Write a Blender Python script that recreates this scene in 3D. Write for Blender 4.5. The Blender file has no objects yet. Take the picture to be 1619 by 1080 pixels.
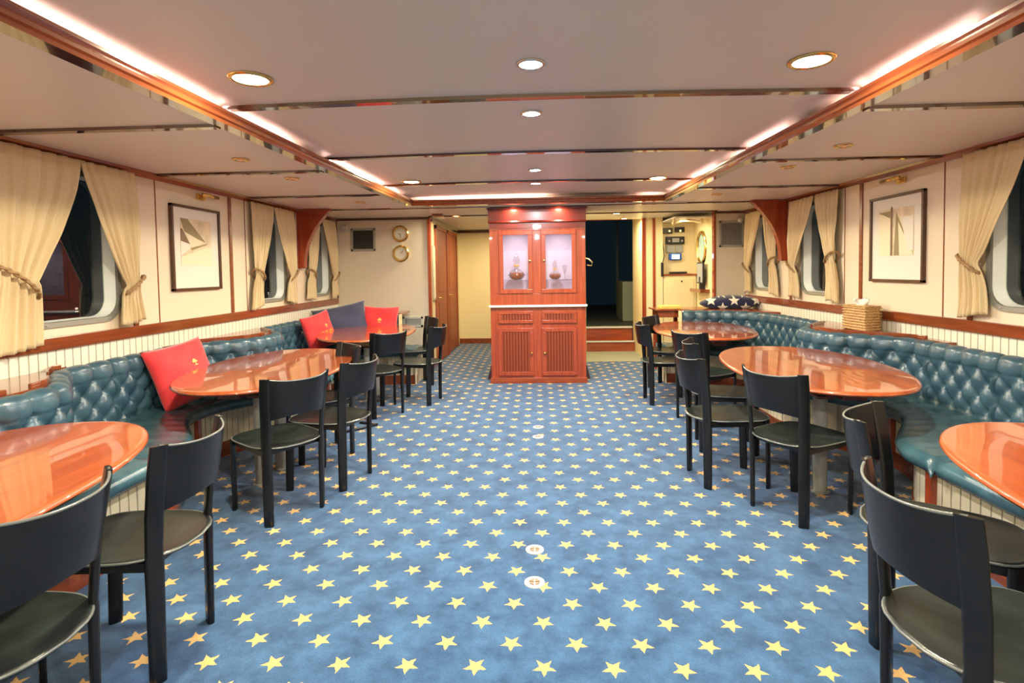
import bpy, math, random
from mathutils import Vector, Matrix, noise
random.seed(7)
PI = math.pi
sc = bpy.context.scene
C = sc.collection

# ------------------------------------------------------------------ materials
def new_mat(name):
    m = bpy.data.materials.new(name); m.use_nodes = True
    return m, m.node_tree, m.node_tree.nodes['Principled BSDF']

def pset(b, **k):
    for a, v in k.items():
        n = {'color': 'Base Color', 'rough': 'Roughness', 'metal': 'Metallic', 'coat': 'Coat Weight',
             'coat_rough': 'Coat Roughness', 'spec': 'Specular IOR Level', 'sheen': 'Sheen Weight',
             'emit': 'Emission Color', 'estr': 'Emission Strength', 'trans': 'Transmission Weight', 'ior': 'IOR'}[a]
        if isinstance(v, tuple) and len(v) == 3: v = v + (1,)
        b.inputs[n].default_value = v

def plain(name, color, rough=.5, bump=0, scale=60, var=0, **k):
    m, t, b = new_mat(name)
    pset(b, color=color, rough=rough, **k)
    if bump or var:
        tc = t.nodes.new('ShaderNodeTexCoord'); n = t.nodes.new('ShaderNodeTexNoise')
        n.inputs['Scale'].default_value = scale; n.inputs['Detail'].default_value = 4
        t.links.new(tc.outputs['Object'], n.inputs['Vector'])
        if bump:
            bp = t.nodes.new('ShaderNodeBump'); bp.inputs['Strength'].default_value = bump
            bp.inputs['Distance'].default_value = .01
            t.links.new(n.outputs['Fac'], bp.inputs['Height']); t.links.new(bp.outputs['Normal'], b.inputs['Normal'])
        if var:
            r = t.nodes.new('ShaderNodeValToRGB')
            r.color_ramp.elements[0].position = .3; r.color_ramp.elements[1].position = .7
            r.color_ramp.elements[0].color = tuple(c*(1-var) for c in color)+(1,)
            r.color_ramp.elements[1].color = tuple(min(1, c*(1+var)) for c in color)+(1,)
            t.links.new(n.outputs['Fac'], r.inputs['Fac']); t.links.new(r.outputs['Color'], b.inputs['Base Color'])
    return m

def wood(name, c1, c2, axis=1, rough=.25, coat=.6, scale=9, stretch=.06):
    m, t, b = new_mat(name)
    pset(b, rough=rough, coat=coat, coat_rough=.03)
    tc = t.nodes.new('ShaderNodeTexCoord'); mp = t.nodes.new('ShaderNodeMapping')
    s = [1, 1, 1]; s[axis] = stretch
    mp.inputs['Scale'].default_value = s
    n = t.nodes.new('ShaderNodeTexNoise'); n.inputs['Scale'].default_value = scale*4; n.inputs['Detail'].default_value = 6
    n.inputs['Distortion'].default_value = .4
    r = t.nodes.new('ShaderNodeValToRGB')
    r.color_ramp.elements[0].position = .3; r.color_ramp.elements[1].position = .72
    r.color_ramp.elements[0].color = c1+(1,); r.color_ramp.elements[1].color = c2+(1,)
    t.links.new(tc.outputs['Object'], mp.inputs['Vector']); t.links.new(mp.outputs['Vector'], n.inputs['Vector'])
    t.links.new(n.outputs['Fac'], r.inputs['Fac']); t.links.new(r.outputs['Color'], b.inputs['Base Color'])
    return m

class NT:
    """small helper for math node chains"""
    def __init__(s, t): s.t = t
    def m(s, op, a, b=None, c=None):
        n = s.t.nodes.new('ShaderNodeMath'); n.operation = op
        for i, v in enumerate((a, b, c)):
            if v is None: continue
            if isinstance(v, (int, float)): n.inputs[i].default_value = v
            else: s.t.links.new(v, n.inputs[i])
        return n.outputs[0]

def star_fac(t, px, py, x0, y0, ax, ay, R, ri, flip=1):
    """1 inside five-pointed stars on a staggered lattice"""
    q = NT(t)
    out = None
    for ox, oy in ((0, 0), (ax, ay)):
        lx = q.m('SUBTRACT', q.m('WRAP', q.m('SUBTRACT', px, x0+ox), ax, -ax), 0.0)
        ly = q.m('WRAP', q.m('SUBTRACT', py, y0+oy), ay, -ay)
        r = q.m('SQRT', q.m('ADD', q.m('MULTIPLY', lx, lx), q.m('MULTIPLY', ly, ly)))
        th = q.m('ARCTAN2', lx, q.m('MULTIPLY', ly, -flip))       # 0 = tip towards -y
        ph = q.m('ABSOLUTE', q.m('WRAP', th, PI/5, -PI/5))
        nx = ri*math.sin(PI/5); ny = R-ri*math.cos(PI/5); c = R*ri*math.sin(PI/5)
        v = q.m('MULTIPLY', r, q.m('ADD', q.m('MULTIPLY', q.m('COSINE', ph), nx), q.m('MULTIPLY', q.m('SINE', ph), ny)))
        ins = q.m('LESS_THAN', v, c)
        out = ins if out is None else q.m('MAXIMUM', out, ins)
    return out

def carpet():
    m, t, b = new_mat('star carpet')
    pset(b, rough=.95, spec=.15, sheen=.25)
    g = t.nodes.new('ShaderNodeNewGeometry'); sx = t.nodes.new('ShaderNodeSeparateXYZ')
    wob = t.nodes.new('ShaderNodeTexNoise'); wob.inputs['Scale'].default_value = 90
    t.links.new(g.outputs['Position'], wob.inputs['Vector'])
    ms = t.nodes.new('ShaderNodeVectorMath'); ms.operation = 'MULTIPLY_ADD'
    ms.inputs[1].default_value = (.008, .008, 0); t.links.new(wob.outputs['Color'], ms.inputs[0]); t.links.new(g.outputs['Position'], ms.inputs[2])
    t.links.new(ms.outputs[0], sx.inputs[0])
    f = star_fac(t, sx.outputs[0], sx.outputs[1], .0068, 1.8973, .12376, .12545, .0455, .0192)
    n1 = t.nodes.new('ShaderNodeTexNoise'); n1.inputs['Scale'].default_value = 6.5; n1.inputs['Detail'].default_value = 9; n1.inputs['Roughness'].default_value = .74
    n2 = t.nodes.new('ShaderNodeTexNoise'); n2.inputs['Scale'].default_value = 260; n2.inputs['Detail'].default_value = 3
    for n in (n1, n2): t.links.new(g.outputs['Position'], n.inputs['Vector'])
    r = t.nodes.new('ShaderNodeValToRGB')
    r.color_ramp.elements[0].position = .36; r.color_ramp.elements[1].position = .62
    r.color_ramp.elements[0].color = (.010, .050, .125, 1); r.color_ramp.elements[1].color = (.040, .120, .245, 1)
    t.links.new(n1.outputs['Fac'], r.inputs['Fac'])
    r2 = t.nodes.new('ShaderNodeMix'); r2.data_type = 'RGBA'; r2.blend_type = 'MULTIPLY'; r2.inputs[0].default_value = .7
    rr = t.nodes.new('ShaderNodeValToRGB'); rr.color_ramp.elements[0].position = .3; rr.color_ramp.elements[1].position = .6
    rr.color_ramp.elements[0].color = (.35, .35, .38, 1)
    t.links.new(n2.outputs['Fac'], rr.inputs['Fac'])
    t.links.new(r.outputs['Color'], r2.inputs[6]); t.links.new(rr.outputs['Color'], r2.inputs[7])
    mx = t.nodes.new('ShaderNodeMix'); mx.data_type = 'RGBA'
    t.links.new(f, mx.inputs[0]); t.links.new(r2.outputs[2], mx.inputs[6]); mx.inputs[7].default_value = (.60, .36, .115, 1)
    t.links.new(mx.outputs[2], b.inputs['Base Color'])
    bp = t.nodes.new('ShaderNodeBump'); bp.inputs['Strength'].default_value = .5; bp.inputs['Distance'].default_value = .004
    t.links.new(n2.outputs['Fac'], bp.inputs['Height']); t.links.new(bp.outputs['Normal'], b.inputs['Normal'])
    return m

def beadboard(name, col, step=.06, axis=1):
    m, t, b = new_mat(name)
    pset(b, rough=.4)
    g = t.nodes.new('ShaderNodeNewGeometry'); sx = t.nodes.new('ShaderNodeSeparateXYZ')
    t.links.new(g.outputs['Position'], sx.inputs[0]); q = NT(t)
    co = sx.outputs[axis]
    if axis == 2: co = q.m('ADD', sx.outputs[0], sx.outputs[1])
    d = q.m('ABSOLUTE', q.m('WRAP', co, step/2, -step/2))
    h = q.m('SMOOTH_MIN', d, .005, .002)
    f = q.m('LESS_THAN', d, .0035)
    mx = t.nodes.new('ShaderNodeMix'); mx.data_type = 'RGBA'
    t.links.new(f, mx.inputs[0]); mx.inputs[6].default_value = col+(1,); mx.inputs[7].default_value = tuple(c*.6 for c in col)+(1,)
    t.links.new(mx.outputs[2], b.inputs['Base Color'])
    bp = t.nodes.new('ShaderNodeBump'); bp.inputs['Strength'].default_value = 1; bp.inputs['Distance'].default_value = 1
    t.links.new(h, bp.inputs['Height']); t.links.new(bp.outputs['Normal'], b.inputs['Normal'])
    return m

def emis(name, col, st):
    m, t, b = new_mat(name)
    pset(b, color=(.8, .8, .8), emit=col, estr=st)
    return m

def glass_mat(name, tint=(1, 1, 1), refl=1.0):
    m = bpy.data.materials.new(name); m.use_nodes = True; t = m.node_tree
    t.nodes.clear()
    o = t.nodes.new('ShaderNodeOutputMaterial'); mix = t.nodes.new('ShaderNodeMixShader')
    tr = t.nodes.new('ShaderNodeBsdfTransparent'); gl = t.nodes.new('ShaderNodeBsdfGlossy')
    gl.inputs['Roughness'].default_value = .02; tr.inputs['Color'].default_value = tint+(1,)
    q = NT(t); g = t.nodes.new('ShaderNodeNewGeometry'); dt = t.nodes.new('ShaderNodeVectorMath'); dt.operation = 'DOT_PRODUCT'
    t.links.new(g.outputs['Normal'], dt.inputs[0]); t.links.new(g.outputs['Incoming'], dt.inputs[1])
    k = q.m('SUBTRACT', 1.0, q.m('ABSOLUTE', dt.outputs['Value']))
    fr = q.m('MULTIPLY', q.m('ADD', .045, q.m('MULTIPLY', q.m('POWER', k, 5.0), .955)), refl)
    t.links.new(fr, mix.inputs[0])
    t.links.new(tr.outputs[0], mix.inputs[1]); t.links.new(gl.outputs[0], mix.inputs[2]); t.links.new(mix.outputs[0], o.inputs[0])
    return m

def leather(name, c, c2, rough=.33, wr=.25):
    m, t, b = new_mat(name)
    pset(b, rough=rough, spec=.55)
    tc = t.nodes.new('ShaderNodeTexCoord')
    n = t.nodes.new('ShaderNodeTexNoise'); n.inputs['Scale'].default_value = 7; n.inputs['Detail'].default_value = 4
    n2 = t.nodes.new('ShaderNodeTexNoise'); n2.inputs['Scale'].default_value = 140; n2.inputs['Detail'].default_value = 3
    for k in (n, n2): t.links.new(tc.outputs['Object'], k.inputs['Vector'])
    r = t.nodes.new('ShaderNodeValToRGB'); r.color_ramp.elements[0].position = .35; r.color_ramp.elements[1].position = .65
    r.color_ramp.elements[0].color = c+(1,); r.color_ramp.elements[1].color = c2+(1,)
    t.links.new(n.outputs['Fac'], r.inputs['Fac']); t.links.new(r.outputs['Color'], b.inputs['Base Color'])
    bp = t.nodes.new('ShaderNodeBump'); bp.inputs['Strength'].default_value = wr; bp.inputs['Distance'].default_value = .003
    t.links.new(n2.outputs['Fac'], bp.inputs['Height']); t.links.new(bp.outputs['Normal'], b.inputs['Normal'])
    return m

M = {}
M['carpet'] = carpet()
M['wall'] = plain('cream wall panel', (.72, .62, .46), .55)
M['wall_far'] = plain('pale far panel', (.66, .59, .45), .5)
M['hall'] = plain('yellow cream hallway', (.78, .66, .38), .5)
M['ceil'] = plain('ceiling panel', (.68, .66, .585), .4, bump=.05, scale=300)
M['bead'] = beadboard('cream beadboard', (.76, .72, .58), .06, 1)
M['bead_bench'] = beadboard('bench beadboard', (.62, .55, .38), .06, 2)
M['wood'] = wood('mahogany lengthwise', (.15, .032, .009), (.26, .060, .016), 1)
M['woodz'] = wood('mahogany upright', (.23, .030, .009), (.36, .058, .015), 2, stretch=.05)
M['woodx'] = wood('mahogany crosswise', (.19, .033, .010), (.32, .064, .018), 0)
M['woodred'] = wood('red mahogany crown', (.10, .012, .008), (.16, .020, .011), 0)
M['doorwood'] = wood('satin mahogany door', (.20, .040, .012), (.32, .075, .022), 2, rough=.55, coat=0, stretch=.05)
M['pframe'] = wood('brown picture frame', (.05, .018, .008), (.10, .035, .014), 2, rough=.35, coat=.2)
M['wooddark'] = wood('dark varnished batten', (.055, .016, .009), (.10, .028, .014), 0, rough=.12, coat=1)
M['table'] = wood('varnished table top', (.27, .047, .012), (.44, .092, .021), 1, rough=.3, coat=1, scale=6, stretch=.03)
def wavy(m):
    t = m.node_tree; b = t.nodes['Principled BSDF']; tc = t.nodes.new('ShaderNodeTexCoord'); n = t.nodes.new('ShaderNodeTexNoise'); n.inputs['Scale'].default_value = 5; n.inputs['Detail'].default_value = 0
    t.links.new(tc.outputs['Object'], n.inputs['Vector']); bp = t.nodes.new('ShaderNodeBump'); bp.inputs['Strength'].default_value = .22; bp.inputs['Distance'].default_value = .004
    t.links.new(n.outputs['Fac'], bp.inputs['Height']); t.links.new(bp.outputs['Normal'], b.inputs['Coat Normal'])
wavy(M['table'])
M['blue'] = leather('blue leather', (.026, .068, .100), (.048, .108, .145), .3)
M['seatl'] = leather('blue seat leather', (.030, .082, .108), (.055, .130, .160), .27)
M['black'] = leather('black chair leather', (.003, .0035, .004), (.006, .007, .008), .27, .10)
M['blackseat'] = leather('black seat leather', (.008, .012, .011), (.018, .025, .022), .3, .12)
M['edge'] = plain('edge highlight', (.12, .13, .12), .25)  # pale colour paints the light catching the rims of the black leather
M['grey'] = plain('grey painted tube', (.33, .33, .30), .35)
M['alu'] = plain('grey aluminium frame', (.36, .37, .32), .4, metal=.5)
M['white'] = plain('white reveal', (.88, .93, .88), .35)
M['whitep'] = plain('white plastic', (.50, .50, .45), .4)
M['curtain'] = plain('cream curtain linen', (.62, .49, .28), .8, bump=.3, scale=220, var=.08, sheen=.2)
M['rope'] = plain('brown rope', (.36, .22, .10), .8, bump=.8, scale=150)
M['brass'] = plain('brass', (.75, .52, .18), .22, metal=1)
M['chrome'] = plain('pale metal', (.7, .68, .6), .25, metal=1)
M['glass'] = glass_mat('window glass', (.75, .82, .78), 2.2)
M['cglass'] = glass_mat('cabinet glass', (.97, .97, 1), 1.0)
M['paper'] = plain('picture mat', (.76, .73, .63), .6)
M['print'] = plain('sepia print ground', (.70, .60, .40), .6, var=.2, scale=9)
M['sailg'] = plain('olive sail', (.30, .25, .12), .6)
M['saill'] = plain('light sail', (.82, .74, .52), .6)
M['saild'] = plain('brown sail', (.22, .14, .08), .6)
M['clock'] = plain('clock face', (.70, .66, .52), .4)
M['blackp'] = plain('black plastic', (.012, .012, .013), .4)
M['hand'] = plain('clock hand', (.03, .03, .03), .4)
M['red'] = plain('red cushion cloth', (.72, .03, .035), .75, bump=.25, scale=30, sheen=.3)
M['navy'] = plain('navy cushion cloth', (.045, .05, .10), .85, bump=.25, scale=90, sheen=.3)
M['gold'] = plain('gold print', (.85, .42, .08), .5)
M['wicker'] = plain('wicker', (.52, .32, .13), .7, bump=1, scale=70, var=.4)
M['tissue'] = plain('tissue', (.85, .83, .76), .9)
M['marble'] = plain('pale counter', (.80, .76, .66), .2)
M['lilac'] = plain('pale lilac backing', (.68, .60, .66), .5)
M['cognac'] = plain('amber liquor', (.30, .06, .01), .1, coat=1)
M['crystal'] = glass_mat('crystal', (.92, .9, .9), 2.5)
M['tile'] = plain('beige tread mat', (.25, .25, .17), .7, var=.15, scale=120)
M['teak'] = plain('night deck', (.04, .045, .03), .6)
M['deckbox'] = plain('painted deck box', (.20, .22, .14), .6)
M['vent'] = plain('vent slat', (.05, .06, .05), .4)
M['ventf'] = plain('vent frame', (.36, .36, .30), .4, metal=.3)
M['yellow'] = plain('yellow folder', (.85, .55, .12), .6)
M['greyp'] = plain('grey plastic', (.30, .31, .30), .5)
M['led'] = emis('led tape', (1.0, .60, .52), 36)
M['lamp_cool'] = emis('cool lamp', (1, .98, 1), 60)
M['lamp_warm'] = emis('warm lamp', (1, .93, .68), 22)
M['lamp_spot'] = emis('small spot lamp', (1, .93, .8), 30)
M['lamp_off'] = plain('unlit lamp lens', (.75, .68, .48), .3)
M['screen'] = emis('plotter screen', (.55, .75, 1), 4)
def flagmat():
    m, t, b = new_mat('navy star cloth'); pset(b, rough=.8, sheen=.2)
    tc = t.nodes.new('ShaderNodeTexCoord'); sx = t.nodes.new('ShaderNodeSeparateXYZ'); t.links.new(tc.outputs['Object'], sx.inputs[0])
    f = star_fac(t, sx.outputs[0], sx.outputs[2], .02, .035, .145, .095, .074, .031, -1)
    mx = t.nodes.new('ShaderNodeMix'); mx.data_type = 'RGBA'; t.links.new(f, mx.inputs[0])
    mx.inputs[6].default_value = (.010, .014, .055, 1); mx.inputs[7].default_value = (.75, .72, .6, 1)
    t.links.new(mx.outputs[2], b.inputs['Base Color'])
    return m
M['flag'] = flagmat()

# ------------------------------------------------------------------ mesh helpers
class MB:
    def __init__(s): s.v = []; s.f = []; s.mi = []; s.cur = 0
    def add(s, vs, fs):
        o = len(s.v); s.v += [tuple(p) for p in vs]
        for f in fs: s.f.append(tuple(i+o for i in f)); s.mi.append(s.cur)
        return s
    def box(s, x0, x1, y0, y1, z0, z1):
        vs = [(x, y, z) for z in (z0, z1) for y in (y0, y1) for x in (x0, x1)]
        return s.add(vs, [(0, 2, 3, 1), (4, 5, 7, 6), (0, 1, 5, 4), (2, 6, 7, 3), (0, 4, 6, 2), (1, 3, 7, 5)])
    def grid(s, nu, nv, fn, cu=False, cv=False):
        vs = [fn(i, j) for i in range(nu) for j in range(nv)]
        fs = []
        for i in range(nu if cu else nu-1):
            for j in range(nv if cv else nv-1):
                a = i*nv+j; b = ((i+1) % nu)*nv+j; c = ((i+1) % nu)*nv+(j+1) % nv; d = i*nv+(j+1) % nv
                fs.append((a, b, c, d))
        return s.add(vs, fs)
    def loft(s, secs, caps=True):
        n = len(secs[0]); vs = [p for q in secs for p in q]; fs = []
        for i in range(len(secs)-1):
            for j in range(n):
                fs.append((i*n+j, (i+1)*n+j, (i+1)*n+(j+1) % n, i*n+(j+1) % n))
        if caps:
            fs.append(tuple(range(n-1, -1, -1))[::-1]); fs.append(tuple(range((len(secs)-1)*n+n-1, (len(secs)-1)*n-1, -1)))
        return s.add(vs, fs)
    def tube(s, pts, r, n=10, closed=False):
        pts = [Vector(p) for p in pts]; secs = []
        N = len(pts)
        up = Vector((0, 0, 1))
        for i, p in enumerate(pts):
            if closed: t = pts[(i+1) % N]-pts[i-1]
            else: t = pts[min(i+1, N-1)]-pts[max(i-1, 0)]
            t.normalize()
            a = t.cross(up)
            if a.length < .05: a = t.cross(Vector((0, 1, 0)))
            a.normalize(); b = t.cross(a)
            rr = r[i] if isinstance(r, (list, tuple)) else r
            secs.append([p+a*math.cos(2*PI*k/n)*rr+b*math.sin(2*PI*k/n)*rr for k in range(n)])
        if closed: secs.append(secs[0])
        return s.loft(secs, not closed)
    def lathe(s, prof, c=(0, 0, 0), n=24, axis='z'):
        secs = []
        for r, h in prof:
            row = []
            for k in range(n):
                a = 2*PI*k/n
                q = (r*math.cos(a), r*math.sin(a), h)
                if axis == 'y': q = (q[0], q[2], q[1])
                if axis == 'x': q = (q[2], q[0], q[1])
                row.append((c[0]+q[0], c[1]+q[1], c[2]+q[2]))
            secs.append(row)
        return s.loft(secs)
    def prism(s, poly, z0, z1):
        n = len(poly)
        return s.add([(x, y, z0) for x, y in poly]+[(x, y, z1) for x, y in poly],
                     [tuple(range(n-1, -1, -1)), tuple(range(n, 2*n))]+[(i, (i+1) % n, n+(i+1) % n, n+i) for i in range(n)])
    def obj(s, name, mat, parent=None, smooth=False, bevel=0, loc=None, rotz=None, angle=None):
        me = bpy.data.meshes.new(name); me.from_pydata(s.v, [], s.f)
        mats = mat if isinstance(mat, (list, tuple)) else [mat]
        for m in mats: me.materials.append(m)
        me.polygons.foreach_set('material_index', s.mi)
        import bmesh
        bm = bmesh.new(); bm.from_mesh(me); bmesh.ops.recalc_face_normals(bm, faces=bm.faces); bm.to_mesh(me); bm.free()
        if smooth: me.polygons.foreach_set('use_smooth', [True]*len(me.polygons))
        if smooth and angle: me.set_sharp_from_angle(angle=angle)
        o = bpy.data.objects.new(name, me); C.objects.link(o)
        if parent: o.parent = parent
        if loc: o.location = loc
        if rotz is not None: o.rotation_euler[2] = rotz
        if bevel:
            b = o.modifiers.new('bevel', 'BEVEL'); b.width = bevel; b.segments = 2; b.limit_method = 'ANGLE'
        return o

def thing(name, label, cat, loc=(0, 0, 0), rotz=0, group=None):
    o = bpy.data.objects.new(name, None); C.objects.link(o); o.empty_display_size = .1
    o.location = loc; o.rotation_euler = (0, 0, rotz); o['label'] = label; o['category'] = cat
    if group: o['group'] = group
    return o
def tag(o, label, cat, group=None):
    o['label'] = label; o['category'] = cat
    if group: o['group'] = group
    return o
def struct(o): o['kind'] = 'structure'; return o
def dup(root, loc, rotz, label, group=None):
    r = root.copy(); C.objects.link(r); r.location = loc; r.rotation_euler = (0, 0, rotz); r['label'] = label
    if group: r['group'] = group
    for ch in list(root.children):
        c = ch.copy(); C.objects.link(c); c.parent = r
        for g in ch.children:
            d = g.copy(); C.objects.link(d); d.parent = c
    return r
def lerp(a, b, t): return a+(b-a)*t
def sstep(a, b, x):
    t = max(0, min(1, (x-a)/(b-a))); return t*t*(3-2*t)
def interp(tab, y):
    if y <= tab[0][0]: return tab[0][1]
    for (a, b), (c, d) in zip(tab, tab[1:]):
        if y <= c: return lerp(b, d, (y-a)/(c-a))
    return tab[-1][1]

# ------------------------------------------------------------------ room dimensions
W = 2.95; YB = -2.2; YF = 7.87; EYE = 1.42
def zc(y): return 2.19+.004*y                        # low side ceilings
def zr(x, y): return 2.277+.004*y+.018*max(0, 1-(x/1.6)**2)   # raised middle ceiling, cambered
BL = [(-3, -1.665), (2.4, -1.66), (3.8, -1.635), (6.45, -1.545)]
BR = [(-3, 1.63), (2.9, 1.622), (3.8, 1.59), (6.45, 1.545)]
YBEAM = 6.45
WIN = {1: (3.335, .348), 2: (5.88, .33), 3: (7.2, .35)}
WZ0, WZ1 = 1.145, 2.08

def trim(name, x0, x1, y0, y1, z0, z1, mat, bevel=.004):
    return struct(MB().box(x0, x1, y0, y1, z0, z1).obj(name, mat, bevel=bevel))
_tn = [0]
def tname():
    _tn[0] += 1; return 'trim_%d' % _tn[0]

# floor
struct(MB().add([(-W-.1, YB-.1, 0), (W+.1, YB-.1, 0), (W+.1, 8.4, 0), (-W-.1, 8.4, 0), (.62, 8.4, 0), (.62, 10.9, 0), (-1.7, 10.9, 0), (-1.7, 8.4, 0)],
              [(0, 1, 2, 4, 7, 3), (7, 4, 5, 6)]).obj('floor', M['carpet']))
struct(MB().box(.62, 2.6, 8.4, 9.75, -.03, .004).obj('floor', M['tile']))

# ceilings
b = MB()
ys = [YB+i*.3 for i in range(int((YBEAM-YB)/.3)+1)]+[YBEAM]
def beamx(s, y): return interp(BL if s < 0 else BR, y)
b.grid(len(ys), 9, lambda i, j: (lerp(-1.78, 1.78, j/8), ys[i], zr(lerp(-1.78, 1.78, j/8), ys[i])))
b.grid(len(ys), 2, lambda i, j: ((-W, beamx(-1, ys[i]))[j], ys[i], zc(ys[i])))
b.grid(len(ys), 2, lambda i, j: ((beamx(1, ys[i]), W)[j], ys[i], zc(ys[i])))
b.add([(-W, YBEAM, zc(YBEAM)), (W, YBEAM, zc(YBEAM)), (W, 8.85, zc(8.85)), (-W, 8.85, zc(8.85))], [(0, 1, 2, 3)])
b.add([(-1.8, 8.85, 2.225), (.65, 8.85, 2.225), (.65, 10.9, 2.24), (-1.8, 10.9, 2.24)], [(0, 1, 2, 3)])
b.add([(.65, 8.85, 2.31), (2.7, 8.85, 2.31), (2.7, 9.9, 2.31), (.65, 9.9, 2.31)], [(0, 1, 2, 3)])
b.add([(.65, 8.85, 2.225), (2.7, 8.85, 2.225), (2.7, 8.85, 2.31), (.65, 8.85, 2.31)], [(0, 1, 2, 3)])
b.add([(-3.1, YB-.1, 2.42), (3.1, YB-.1, 2.42), (3.1, 11, 2.42), (-3.1, 11, 2.42)], [(0, 1, 2, 3)])
# upright sides of the light cove
for s in (-1, 1):
    b.grid(len(ys), 2, lambda i, j: (beamx(s, ys[i])+s*.085, ys[i], (zc(ys[i])+.002, 2.34)[j]))
b.add([(-1.78, YBEAM+.12, 2.2), (1.78, YBEAM+.12, 2.2), (1.78, YBEAM+.12, 2.36), (-1.78, YBEAM+.12, 2.36)], [(0, 1, 2, 3)])
b.grid(2, 9, lambda i, j: (lerp(-1.78, 1.78, j/8), YBEAM+i*.13, zr(lerp(-1.78, 1.78, j/8), YBEAM+i*.13)))
struct(b.obj('ceiling', M['ceil']))

# cove beams (moulded mahogany, glossy soffit)
def cove_beam(pts_fn, n, name):
    # section in (inward offset, height above low ceiling)
    prof = [(.000, -.010), (.072, -.010), (.078, .004), (.090, .010), (.094, .022), (.088, .032), (.096, .042), (.098, .054), (.088, .058), (.040, .058), (.040, .006), (.0, .004)]
    secs = []
    for i in range(n):
        p, inn, z = pts_fn(i/(n-1))
        secs.append([(p[0]+inn[0]*a, p[1]+inn[1]*a, z+h) for a, h in prof])
    b = MB(); b.loft(secs)
    k = len(prof)
    for fi in range(len(b.f)): b.mi[fi] = 1 if (fi < (n-1)*k and fi % k == 0) else 0
    return struct(b.obj(name, [M['wood'], M['wooddark']]))
for s in (-1, 1):
    cove_beam(lambda t: ((beamx(s, lerp(YB, YBEAM+.02, t)), lerp(YB, YBEAM+.02, t)), (-s, 0), zc(lerp(YB, YBEAM, t))), 30, tname())
o = cove_beam(lambda t: ((lerp(-1.545, 1.545, t), YBEAM+.02), (0, -1), zc(YBEAM)), 4, tname())

# ceiling battens
def batten(x0, x1, y, zf, h=.016, w=.06):
    b = MB(); n = 13
    secs = []
    for i in range(n):
        x = lerp(x0, x1, i/(n-1)); z = zf(x, y)
        secs.append([(x, y-w/2, z+.002), (x, y+w/2, z+.002), (x, y+w/2-.006, z-h), (x, y-w/2+.006, z-h)])
    b.loft(secs)
    return struct(b.obj(tname(), M['wooddark']))
for y in (.15, 1.47, 2.79, 4.1, 5.45):
    batten(-1.70, 1.68, y, zr)
    batten(-W, beamx(-1, y), y, lambda x, y: zc(y)); batten(beamx(1, y), W, y, lambda x, y: zc(y))
batten(-W, W, 6.68, lambda x, y: zc(y), w=.035)
batten(-1.55, 2.5, 7.72, lambda x, y: zc(y), w=.03)
# wall/ceiling trims
for s in (-1, 1):
    b = MB(); secs = []
    for i in range(24):
        y = lerp(YB, YF, i/23); z = zc(y)
        secs.append([(s*W, y, z), (s*(W-.04), y, z), (s*(W-.035), y, z-.018), (s*(W-.012), y, z-.045), (s*W, y, z-.045)])
    struct(b.loft(secs).obj(tname(), M['wood']))
trim(tname(), -W, -1.57, YF-.03, YF, zc(YF)-.035, zc(YF), M['wooddark'])
trim(tname(), 2.5, W, YF-.03, YF, zc(YF)-.035, zc(YF), M['wooddark'])

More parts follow.
